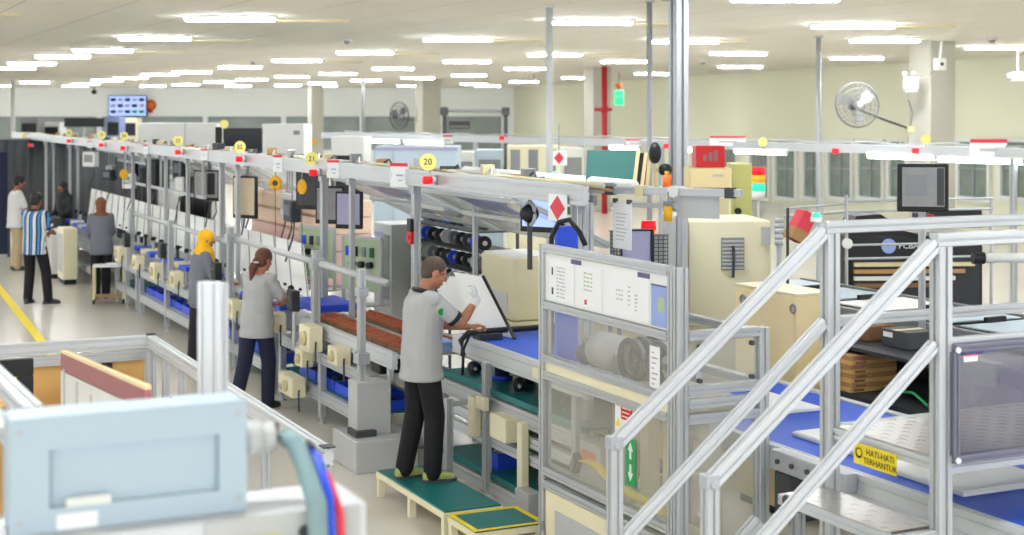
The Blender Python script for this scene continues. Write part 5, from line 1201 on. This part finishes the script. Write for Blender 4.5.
def lean(nm,label,px0,px1,py0,py1,Y,th,m,rx,edge=None,skew=0.0):
    a, b = at(px0,py1,Y), at(px1,py0,Y); u = thing(nm,label,'board',(a.x,Y,a.z),0.15,'boards leaning above the clamp rail',-rx); w = b.x-a.x; h = (b.z-a.z)/math.cos(rx)
    MB().prism([(0,0),(w,0),(w+skew,h),(skew*0.5,h)],'y',0,th).build('board',m,u,bev=0.003)
    if edge: MB().prism([(w+0.001,0),(w+0.03,0),(w+0.03+skew,h),(w+0.001+skew,h)],'y',0,th).build('edge_bar',edge,u)
lean('teal_board','large teal board leaning above the clamp rail',586,633,150,187,11.3,0.03,'teal_board',0.2,'carton_cream',0.05)
lean('frame_board','narrow cream-edged black board right of the teal one',637,640,153,187,11.5,0.03,'black',0.1,'carton_cream',0.04)
lean('frame_board','second narrow cream-edged board nearest the thin pole',642,645,156,187,11.6,0.03,'black',0.1,'carton_cream',0.03)
p = at(617,187.8,11.45); t = lt('goods_shelf','high shelf behind the clamp rail holding the teal board','shelf',0,0); t.location = (p.x,p.y,0); t.rotation_euler.z = 0.0
MB().box(-0.35,0.55,-0.12,0.35,p.z-0.03,p.z-0.002).build('shelf','alu',t)
for x in (-0.32,0.52): MB().prof((x,0.3,0),(x,0.3,p.z-0.03),0.05).build('upright','alu',t)
p = at(655,153,11.6); t = thing('black_horn','black oval horn behind the thin grey pole','horn',(p.x,p.y,at(655,187.8,11.6).z)); hz = p.z-t.location.z
MB().ell((0,0,hz),(0.05,0.06,0.085),14,10).build('horn','black',t,True); MB().cyl((0,0,0),(0,0,hz-0.05),0.014,8).build('stem','cream_dark',t); MB().ell((0.08,0,0.14),(0.055,0.05,0.05),12,8).build('side_horn','black',t,True); MB().cyl((0,0,0.14),(0.05,0,0.14),0.012,8).build('arm','cream_dark',t)
p = at(667,188,11.5); t = thing('canister','orange canister beside the square steel post on the high shelf','canister',(p.x,p.y,p.z)); MB().cyl((0,0,0),(0,0,0.10),0.035,16).build('can','orange',t,True); MB().cyl((0,0,0.10),(0,0,0.13),0.018,12).build('cap','amber',t,True)
p = at(668,221,10.15); t = thing('canister','amber canister hanging under the clamp rail','canister',(p.x,p.y,p.z)); MB().cyl((0,0,0),(0,0,0.10),0.03,16).build('can','amber',t,True); MB().cyl((0,0,0.10),(0,0,0.20),0.006,8).build('hanger','grey',t)
# panels standing behind the notice board
u,w,h = blk('monitor','grey-backed monitor standing behind the notice board','monitor',622,651,231,275,11.2,0.05,'lilac',None,0.1,False,0.006); MB().box(-w-0.012,-w,-0.01,0.06,0,h+0.01).build('bezel','black',u); MB().box(w,w+0.022,-0.01,0.06,0,h+0.01).build('bezel','black',u); MB().box(-w,w,-0.01,0.06,h,h+0.012).build('bezel','black',u); MB().box(-0.1,0.1,0.0,0.1,-0.35,0.0).build('stand','charcoal',u)
def grille(label,px0,px1,py0,py1,Y):
    a, b = at(px0,py1,Y), at(px1,py0,Y); u = thing('grille_panel',label,'grille',(a.x,Y,0),0.1,'grilles behind the notice board'); w, z0, z1 = b.x-a.x, a.z, b.z; m = MB(); n = max(3,int(w/0.028)); k = int((z1-z0)/0.03)
    for i in range(n+1): m.box(w*i/n-0.003,w*i/n+0.003,0,0.006,z0,z1)
    for i in range(k+1): m.box(0,w,0.007,0.012,z0+(z1-z0)*i/k-0.003,z0+(z1-z0)*i/k+0.003)
    m.build('grid','charcoal',u); MB().box(0,w,0.05,0.06,z0,z1).build('back_plate','lightgrey',u); MB().box(-0.01,w+0.01,0.0,0.062,z1,z1+0.012).build('top_edge','grey',u); MB().prof((0,0.03,0),(0,0.03,z0),0.03).prof((w,0.03,0),(w,0.03,z0),0.03).build('stand','grey',u)
grille('narrow grille left of the grey-backed monitor',611,620,232,275,11.6); grille('grille right of the grey-backed monitor',654,668,236,275,11.6)
u,w,h = blk('sheet_cabinet','grey sheet-metal cabinet right of the grilles, behind the steel post','cabinet',668,688,216,420,12.0,0.5,'lightgrey',None,0,True); MB().box(-w*0.2,-w*0.15,-0.005,-0.001,0.1,h).build('seam','charcoal',u)
# --- conveyor with glass sheets beyond the stile
GA = 3.30
t = lt('glass_conveyor','conveyor with pale glass sheets behind the stile','conveyor',-3.0,GA,0)
MB().box(0,6.4,0.04,0.96,1.28,1.31).build('belt','charcoal',t); MB().prof((0,0,1.27),(6.4,0,1.27),0.05,0.12,(0,0,1)).build('side_rail','alu_dark',t); MB().prof((0,1.0,1.27),(6.4,1.0,1.27),0.05,0.12,(0,0,1)).build('side_rail','alu_dark',t)
for x in (0.1,2.1,4.2,6.3):
    for y in (0,1.0): MB().prof((x,y,0),(x,y,1.2),0.06).build('leg','alu',t)
MB().box(0.1,6.3,0.05,0.95,0.80,0.83).build('lower_shelf','dark',t)
for i in range(8):
    x = -2.6+0.76*i
    u = lt('glass_sheet','pale blue glass sheet on the conveyor behind the stile, %s from the far end' % O(i),'glass sheet',x,GA+0.5,1.311,0.06*((i*5)%3-1),'glass sheets')
    MB().box(-0.34,0.34,-0.40,0.40,0.0,0.012).build('carrier','dark',u); MB().box(-0.31,0.31,-0.37,0.37,0.0125,0.02).build('glass',('paleblue','paleblue','white')[i%3],u)
    MB().box(-0.34,-0.30,-0.1,0.1,0.0121,0.06).build('grip','black',u)
# black machine with banner
Y = 15.0
u,w,h = blk('banner_machine','long black machine with white PCBA lettering, behind the glass conveyor','machine',846,984,236,330,Y,0.5,'black',None,0.06,True,0.01)
text('lettering','PCBA-S',0.085,'paper',u,(-0.17,-0.004,h-0.10),(PI/2,0,0),0.0008,'LEFT'); MB().cyl((-0.27,-0.006,h-0.10),(-0.27,-0.001,h-0.10),0.075,20).build('round_mark','bluelight',u)
MB().prism([(-w,h),(-w+0.10,h+0.20),(-w+0.35,h+0.22),(-w+0.6,h+0.06),(-0.1,h+0.05),(0.1,h)],'y',0.02,0.4).build('cover_cloth','black',u); MB().box(w*0.1,w,0.0,0.3,h+0.08,h+0.22).build('upper_box','black',u)
MB().box(-w+0.04,w-0.04,-0.012,-0.002,0.55,h-0.22).build('open_front','dark',u)
for k in range(4): MB().box(-w+0.06,w-0.1-0.1*k,-0.06,-0.013,h-0.30-0.07*k,h-0.26-0.07*k).build('shelf_sheet',('cream_dark','carton','offwhite','carton_dark')[k],u)
t = thing('tube_rack','thin tubular rack around the black machine','rack',at(922,112,14.2),0); t.location.z = 0
for x0 in (-0.72,0.66):
    MB().cyl((x0,0,0),(x0,0,2.14 if x0 < 0 else 2.10),0.016,8).build('upright','steel',t)
for z in (2.08,1.98,1.66,1.53): MB().cyl((-0.74,0,z),(0.68,0,z+0.03),0.012,8).build('crossbar','steel',t)
MB().cyl((-0.72,0,2.06),(-1.30,0.1,2.0),0.012,8).cyl((-0.72,0,1.98),(-1.30,0.1,1.93),0.012,8).build('crossbar','steel',t)
MB().cyl((-0.72,-0.02,1.68),(-0.72,-0.05,1.68),0.05,14).build('hand_wheel','offwhite',t)
# hanging monitor on its own post
p = at(923,112,11.05); t = thing('monitor','large black-framed monitor on a post above the stile','monitor',(p.x,p.y,0),-0.18); z0, z1 = at(923,212,11.05).z, at(923,164,11.05).z
MB().box(-0.185,0.185,0,0.06,z0,z1).build('case','black',t,bev=0.01); sc_ = MB().box(-0.15,0.155,-0.003,-0.0005,z0+0.04,z1-0.025).build('screen','screen_grey',t); MB().box(-0.13,0.03,-0.005,-0.0035,z0+0.12,z1-0.08).build('window','grey',sc_); MB().box(0.10,0.15,-0.005,-0.0035,z0+0.05,z1-0.03).build('side_bar','charcoal',sc_)
MB().prof((0,0.09,0),(0,0.09,z1-0.1),0.05).build('post','alu',t); MB().box(0.03,0.08,-0.02,0.04,z0-0.07,z0-0.02).build('red_clip','red',t)
u,w,h = blk('black_box','flat black box right of the hanging monitor, behind the handrail','box',930,982,210,222,14.6,0.3,'black',None,0,False,0.006); 
MB().box(-w,w,-0.004,-0.001,h*0.45,h*0.55).build('seam','charcoal',u)
# goods under the glass conveyor
t = lt('goods_bench','dark shelf bench with goods behind the blue belt, seen under the stile rail','bench',-0.9,2.15,0)
MB().box(0,4.6,0,0.85,0.94,0.97).build('lower_shelf','dark',t); MB().box(0,2.33,0.1,0.85,1.25,1.275).build('upper_shelf','dark',t); MB().box(0,4.6,0.86,0.88,0.3,1.25).build('back_sheet','dark',t)
for x in (0.03,2.3,4.57):
    for y in (0.03,0.82): MB().prof((x,y,0),(x,y,1.25 if x < 3 else 0.94),0.05).build('upright','alu_dark',t)
def stackboxes(label,a,b,z,w,d,n,th,m1,m2):
    for k in range(n):
        q = lt('divider_tray','corrugated divider tray in the stack beside the far stile post, %s from the bottom' % O(k),'divider',a,b,z+k*(th+0.002),0.02*((k*3)%5-2),'stacked corrugated dividers')
        MB().box(-w/2,w/2,-d/2,d/2,0,th).build('tray',m1 if k%2 else m2,q,bev=0.002); MB().box(w/2,w/2+0.002,-d/2+0.03,-d/2+0.12,th*0.2,th*0.8).build('flap','maroon' if k > 4 else 'carton_dark',q)
b_ = 2.38; stackboxes('',aa(858,b_),b_,0.971,0.36,0.40,8,0.03,'carton','kraft')
carton('brown carton on the upper shelf under the stile rail, left one',aa(868,2.62),2.62,1.276,0.30,0.24,0.11,'carton_dark'); carton('dark carton on the upper shelf under the stile rail, right one',aa(908,2.62),2.62,1.276,0.28,0.24,0.12,'charcoal')
t = lt('green_cable','green cable lying on the dark lower shelf under the stile','cable',aa(905,2.35),2.3,0.985); MB().tube([(-0.3,0.1,0.01),(-0.1,0.02,0.04),(0.1,0.04,0.05),(0.35,-0.05,0.01)],0.01,6).build('sheath','green',t,True); MB().cyl((0.34,-0.045,0.01),(0.42,-0.07,0.01),0.016,8).build('plug','charcoal',t)
b_ = 2.30
t = lt('wrapped_box','grey box with crumpled clear plastic wrap, right edge behind the purple pane','box',aa(1010,b_),b_,0.971); MB().box(-0.30,0.02,-0.14,0.2,0,0.42).build('box','offwhite',t,bev=0.008)
rq = random.Random(9); vs = []; fs = []; n = 12
for i in range(n+1):
    for j in range(n+1):
        x = -0.16+0.66*i/n; y = -0.20+0.5*j/n; e = max(0,0.22-y-0.2); z = 0.52-0.35*max(0,(j/n<0.35)*(0.35-j/n)*3.0)-0.12*(i/n)**2+rq.uniform(-.022,.022); vs.append((x+rq.uniform(-.012,.012),y,z))
for i in range(n):
    for j in range(n): q = i*(n+1)+j; fs.append((q,q+n+1,q+n+2,q+1))
MB().add(vs,fs).build('plastic_wrap','film',t); MB().box(0.03,0.46,-0.12,0.22,0,0.40).build('inner_pack','lilac',t,bev=0.02)
carton('blue box on the upper shelf behind the purple pane',aa(976,2.5),2.5,1.276,0.15,0.2,0.17,'blue')
t = thing('pipe_stub','white pipe with a black end cap at the right edge','pipe',at(984,258,9.0),0.05); MB().cyl((0,0,0),(1.7,0,0.0),0.028,14).build('pipe','offwhite',t,True); MB().cyl((-0.07,0,0),(0.0,0,0),0.036,14).build('end_cap','black',t); MB().box(1.5,1.56,-0.02,0.02,-2.04,-0.028).build('support','alu',t)
p = at(793,240,12.4); u = thing('red_case','pink-red case tilted against the far end of the glass conveyor','case',(p.x,p.y,p.z),0.1); u.rotation_euler = (0,0.5,0.2); MB().box(-0.06,0.06,-0.1,0.1,0,0.26).build('case','pinkred',u,bev=0.01); MB().box(-0.065,0.065,-0.105,0.105,0.0,0.10).build('base','carton',u)
p = at(779,112,12.0); t = thing('gauge_stand','silver stand with stacked gauges left of the pink-red case','stand',(p.x,p.y,0),0)
for k in range(5): MB().cyl((0,0,1.86+0.045*k),(0,0,1.895+0.045*k),0.035,12).build('gauge','steel',t,True)
MB().cyl((0,0,0),(0,0,1.86),0.02,10).build('pole','steel',t); MB().cyl((0.07,0,0.0),(0.07,0,2.16),0.012,8).build('side_pole','charcoal',t); MB().cyl((0,0,0),(0,0,0.02),0.14,16).build('foot','grey',t)
# --- between the lines, left of the pole
def shell(nm,label,cat,*a,**k): return blk(nm,label,cat,*a,**k)
u,w,h = blk('white_enclosure','long white enclosure panel behind the near rail, left of the black monitor','enclosure',138,216,123,170,31.0,1.2,'white',None,0,True); MB().box(-w,w,-0.012,-0.001,h*0.55,h*0.57).build('seam','lightgrey',u); MB().box(w*0.2,w*0.22,-0.01,-0.001,0,h).build('seam','lightgrey',u)
u,w,h = blk('white_enclosure','white enclosure panel right of the black monitor','enclosure',262,304,124,170,30.0,1.2,'white',None,0,True); MB().box(-w,w,-0.012,-0.001,h*0.76,h*0.775).build('seam','grey',u); MB().box(w*0.5,w*0.8,-0.01,-0.001,h*0.92,h*0.95).build('name_plate','grey',u)
t,w,h = blk('monitor','wide black monitor above the near rail between white enclosures','monitor',223,262,128,153,24.0,0.08,'screen_black',None,0,False,0.01); MB().box(-w,w,-0.01,-0.001,0,0.03).build('bezel','charcoal',t); MB().box(-w-0.12,-w-0.02,-0.03,0.06,0.12,0.42).build('side_speaker','black',t,bev=0.01); MB().cyl((0,0.05,-t.location.z),(0,0.05,0.0),0.035,10).build('post','alu',t); MB().cyl((-w+0.02,-0.03,h+0.06),(-w+0.02,0,h+0.06),0.07,16).build('yellow_disc','disc_yellow',t)
t,w,h = blk('monitor','far wide black screen above the line, left','monitor',64,104,118,127,54.0,0.1,'screen_black',None,0,False,0.01); MB().box(-w,w,-0.01,-0.001,0,0.03).build('bezel','charcoal',t); MB().cyl((0,0.05,-t.location.z),(0,0.05,0.0),0.05,10).build('post','alu',t)
u,w,h = blk('glass_cabin','glazed cabin with dark interior left of the number 20 disc','cabin',331,364,137,185,28.0,1.5,'offwhite',None,0,True); MB().box(-w*0.72,w*0.85,-0.02,-0.001,h*0.15,h*0.86).build('pane','dark',u)
for k in range(4): MB().box(-w*0.6+0.22*k,-w*0.5+0.22*k,-0.03,-0.021,h*0.5,h*(0.6+0.05*k)).build('inner_shape','jacket',u)
u,w,h = blk('test_cabin','blue-grey cabin behind the number 20 disc','cabin',374,458,147,185,22.5,1.4,'paleblue',None,0,True); MB().box(-w,w,-0.015,-0.001,h-0.05,h).build('top_trim','lilac',u); MB().box(-w*0.55,-w*0.53,-0.01,-0.001,0,h).build('seam','lightgrey',u)
t = lt('tube_roll','long white tube lying along the top of the near line left of the white pole','tube',aa(466,1.0),1.0,2.34); MB().cyl((0,0,0.05),(aa(600,1.0)-aa(466,1.0)+0.5,0,0.05),0.05,14).build('tube','white',t,True); MB().cyl((-0.02,0,0.05),(0.0,0,0.05),0.055,14).build('end_cap','lightgrey',t)
for x in (0.2,2.2): MB().box(x-0.03,x+0.03,-0.05,0.05,-0.06,0.005).build('cradle','alu',t); MB().prof((x,0,-2.34),(x,0,-0.06),0.04).build('stand','alu',t)
u,w,h = blk('lit_machine','machine with cyan-lit base between dark panes, left of the white pole','machine',507,560,146,200,25.0,1.0,'cream',None,0,True)
for k in range(3): MB().box(-w+0.06+0.30*k,-w+0.22+0.30*k,-0.02,-0.001,h-0.42,h-0.06).build('pane','grey',u); MB().box(-w+0.06+0.30*k,-w+0.25+0.30*k,-0.03,-0.001,h-0.50,h-0.44).build('lit_strip','cyan_glow',u)
t = thing('diamond_sign','white card with a red diamond far behind the white pole','sign',at(559,158,24.0),0); MB().box(-0.13,0.13,0,0.01,-0.12,0.12).build('card','paper',t); MB().prism([(-0.08,0),(0,-0.1),(0.08,0),(0,0.1)],'y',-0.003,-0.001).build('diamond','pinkred',t); MB().cyl((0,0.02,0.10),(0,0.02,0.55),0.008,6).build('hanger','grey',t)
for i,(x0,x1,y0,m,lab) in enumerate(((425,452,148,'offwhite','pale carton-like unit'),(458,474,152,'offwhite','pale unit'),(476,503,150,'paleblue','pale blue unit'),(562,584,148,'offwhite','pale unit beside the white pole'),(20,38,118,'grey','grey unit far left'),(40,60,122,'white','white unit far left'),(106,120,117,'bluelight','bluish unit below the wall screen'),(122,137,118,'cream','cream unit below the wall screen'))):
    Y = 24.0+0.6*i if i < 4 else 50.0+i
    u,w,h = blk('process_unit',lab+' in the rows behind the near rail'+(', right of the number 20 disc' if 0 < i < 3 else ''),'machine',x0,x1,y0,190 if i < 4 else 140,Y,0.8,m,'process units behind the near rail',0,True); MB().box(-w*0.8,w*0.8,-0.012,-0.001,h*0.75,h*0.93).build('window','grey' if i < 4 else 'dark',u); MB().box(-w*0.8,w*0.1,-0.012,-0.001,h*0.5,h*0.56).build('strip','green_dark',u)
# --- fittings high on walls and columns
t = thing('wall_screen','production display screen on the far wall, left','screen',at(127.5,106,79.7),0); MB().box(-1.03,1.03,0,0.15,-0.56,0.56).build('case','charcoal',t,bev=0.02); s_ = MB().box(-0.98,0.98,-0.012,-0.002,-0.52,0.52).build('screen','screen_lit',t)
for k in range(3):
    for j in range(5): MB().box(-0.9+0.38*j,-0.62+0.38*j,-0.02,-0.0125,0.25-0.32*k,0.42-0.32*k).build('tile',('trouser_navy','lilac','green')[(2 if (k == 2 and j > 2) else (j+k)%2)],s_)
t = thing('fire_bell','orange-red round bell beside the wall screen','bell',at(150.5,105,79.9),0); MB().cyl((0,0,0),(0,-0.12,0),0.30,20,0.2).build('gong','orange',t,True); MB().box(-0.12,0.12,0,0.06,-0.42,-0.25).build('box','red',t)
t = thing('wall_camera','small dark camera under the ceiling left of the wall screen','camera',at(94,92,78.0),0); MB().ell((0,0,0),(0.15,0.15,0.12),12,8).build('dome','dark',t,True); MB().cyl((0,0,0.05),(0,0,4.25-t.location.z),0.05,8).build('stem','grey',t)
def fan(label,px,py,Y,R,armto,tilt=0.0,rz=0.0,dark=False):
    c = at(px,py,Y); t = thing('wall_fan',label,'fan',c,rz,'wall fans',tilt); m = MB()
    cage = MB()
    for r_,y in ((R,0.0),(R*0.99,-0.04),(R*0.75,-0.10),(R*0.5,-0.125),(R*0.28,-0.135),(R*0.75,0.09),(R*0.45,0.11)): cage.torus((0,y,0),r_,0.006 if r_ < R*0.98 else 0.011,'y',36,5)
    for k in range(28):
        a = 2*PI*k/28; cage.tube([(R*f*math.cos(a),y,R*f*math.sin(a)) for f,y in ((0.15,-0.138),(0.5,-0.125),(0.75,-0.10),(1.0,-0.02))],0.0035,4); cage.tube([(R*f*math.cos(a),y,R*f*math.sin(a)) for f,y in ((0.15,0.12),(0.45,0.11),(0.75,0.09),(1.0,0.0))],0.0035,4)
    cage.build('cage','grey' if not dark else 'charcoal',t)
    for k in range(3):
        b = MB(); a0 = 2*PI*k/3+0.5; vs = []
        for i in range(7):
            f = 0.14+0.72*i/6
            for s_,yy in ((-1,-0.03),(1,0.03)):
                an = a0+s_*(0.18+0.25*math.sin(PI*min(1,f*1.1)))+0.25*f; vs.append((R*f*math.cos(an),yy,R*f*math.sin(an)))
        fs = [(2*i,2*i+1,2*i+3,2*i+2) for i in range(6)]; n = len(vs); vs += [(x,y+0.006,z) for x,y,z in vs]; fs += [tuple(q+n for q in reversed(f)) for f in fs[:6]]
        b.add(vs,fs).build('blade','lightgrey' if not dark else 'grey',t,True)
    MB().cyl((0,-0.06,0),(0,0.02,0),R*0.16,16).build('hub','steel',t,True); MB().cyl((0.0,0.10,0.0),(0,0.30,0),R*0.2,16,R*0.16).build('motor','charcoal',t,True); MB().cyl((0,-0.145,0),(0,-0.135,0),R*0.15,16).build('badge','lightgrey',t)
    e = Vector(armto)-c; e.rotate(Euler((-tilt,0,-rz))) if False else None
    inv = Matrix.LocRotScale(c,Euler((tilt,0,rz)),None).inverted(); e = inv@Vector(armto)
    MB().tube([(0,0.22,-0.02),(e*0.5+Vector((0,0.10,-0.02))),e],0.022,8).build('arm','charcoal',t,True); MB().cbox(e,(0.14,0.1,0.10)).build('wall_plate','cream_dark',t); MB().tube([e+Vector((0.0,-0.02,0.05)),e+Vector((0.05,-0.03,0.3)),e+Vector((-0.02,-0.02,0.55))],0.01,6).build('cord','charcoal',t)
    return t
fan('large wall fan with round cage on the right column',857,105,27.0,0.41,at(910,129,27.7),-0.1,0.15)
fan('dark wall fan on the distant column above the number 20 disc',399,116,59.5,0.55,at(416,121,61.0),0.0,0.9,True)
p = at(912,82,27.55); t = thing('emergency_light','white twin-head emergency light on the right column','lamp',p,LR-PI/2+0.0); t.rotation_euler.z = 0.0
MB().box(-0.13,0.13,0,0.14,-0.12,0.10).build('case','white',t,bev=0.012); MB().box(-0.12,0.12,0.01,0.13,-0.19,-0.121).build('battery','lightgrey',t)
for x in (-0.13,0.03): MB().ell((x,0.02,0.15),(0.055,0.06,0.05),12,8).build('lamp_head','offwhite',t,True)
MB().tube([(0.13,0.05,0.05),(0.3,0.02,0.12),(0.48,-0.02,0.25)],0.008,6).build('cord','grey',t)
p = at(942,64,27.35); t = thing('socket_box','white junction box with a conduit on the right column','junction box',p,0.35); MB().box(-0.10,0.10,0,0.12,-0.11,0.11).build('box','white',t,bev=0.01); MB().cyl((0,-0.01,0),(0,0.0,0),0.035,14).build('socket','charcoal',t); MB().cyl((0.0,0.06,0.11),(0.04,0.06,4.25-p.z),0.022,10).build('conduit','white',t,True)
p = at(1019,76,30.0); t = thing('hanging_lamp','small white fitting hanging from the ceiling at the right edge','lamp',p,0); MB().box(-0.15,0.2,0,0.15,-0.10,0.08).build('case','offwhite',t,bev=0.015); MB().cyl((0,0.07,0.08),(0,0.07,4.25-p.z),0.03,8).build('stem','grey',t); MB().ell((-0.19,0.05,0.0),(0.05,0.06,0.06),10,8).build('lamp_head','lightgrey',t,True)
p = at(604.5,112,43.0); t = thing('fire_pipe','red fire pipe with a cross branch on the middle column','pipe',(p.x,p.y,0),0); MB().cyl((0,0,0),(0,0,4.25),0.085,14).build('riser','red_pipe',t,True); MB().cyl((-0.30,0,3.0),(0.22,0,3.0),0.05,10).build('branch','red_pipe',t,True)
for x in (-0.05,): MB().cyl((0,0,2.92),(0,0,3.08),0.11,14).build('coupling','red_pipe',t,True)
p = at(619,98,50.0); t = thing('exit_sign','green exit sign hanging right of the red pipe','exit sign',p,0); MB().box(-0.18,0.18,0,0.06,-0.28,0.28).build('case','offwhite',t,bev=0.01); q = MB().box(-0.15,0.15,-0.012,-0.002,-0.24,0.24).build('face','exit_green',t); text('lettering','EXIT',0.12,'paper',q,(0,-0.015,0.05)); MB().cyl((0,0.03,0.28),(0,0.03,4.25-p.z),0.02,8).build('hanger','grey',t); MB().ell((0.0,-0.0,0.42),(0.12,0.1,0.1),10,8).build('alarm_horn','orange',t,True)
t = thing('overhead_pipe','dark pipe frame standing before the green wall, right of the distant column','pipe',at(476,112,46.0),0); t.location.z = 0; zz = at(0,111,46.0).z
MB().cyl((-1.0,0,zz),(0.95,0,zz),0.05,10).build('cross_pipe','grey',t,True); MB().cyl((0.92,0,0),(0.92,0,zz),0.06,10).build('riser','charcoal',t,True); MB().cyl((-0.98,0,0),(-0.98,0,zz),0.06,10).build('riser','charcoal',t,True)
for x in (-0.98,0.92): MB().box(x-0.12,x+0.12,-0.1,0.1,zz-0.14,zz+0.12).build('elbow','charcoal',t,bev=0.03)
u,w,h = blk('wall_unit','dark grey unit on the green wall right of the distant column','wall unit',449,470,121,129,60.0,0.3,'charcoal',None,0,False,0.02); MB().box(-w*0.9,w*0.9,-0.02,-0.001,h*0.2,h*0.4).build('grille','grey',u); MB().prof((0,0.15,-u.location.z),(0,0.15,0),0.1).build('stand','grey',u)
# ================================================================ camera, light, view
cd = bpy.data.cameras.new('camera'); cam = bpy.data.objects.new('camera', cd); COL.objects.link(cam)
cam.location = (0,0,HC); cam.rotation_euler = (PI/2,0,0)
cd.sensor_width = 36.0; cd.lens = 1490/1024*36.0
cd.shift_y = -(267.5-112)/1024.0
cd.clip_start = 0.1; cd.clip_end = 300
cd.dof.use_dof = True; cd.dof.focus_distance = 10.5; cd.dof.aperture_fstop = 2.5
SC.camera = cam
wd = bpy.data.worlds.new('world'); SC.world = wd; wd.use_nodes = True
bg = wd.node_tree.nodes['Background']; bg.inputs[0].default_value = (0.95,0.98,1.0,1); bg.inputs[1].default_value = 1.0
SC.view_settings.view_transform = 'Standard'; SC.view_settings.look = 'None'
SC.view_settings.gamma = 1.0; SC.view_settings.use_curve_mapping = False
SC.view_settings.exposure = 1.45
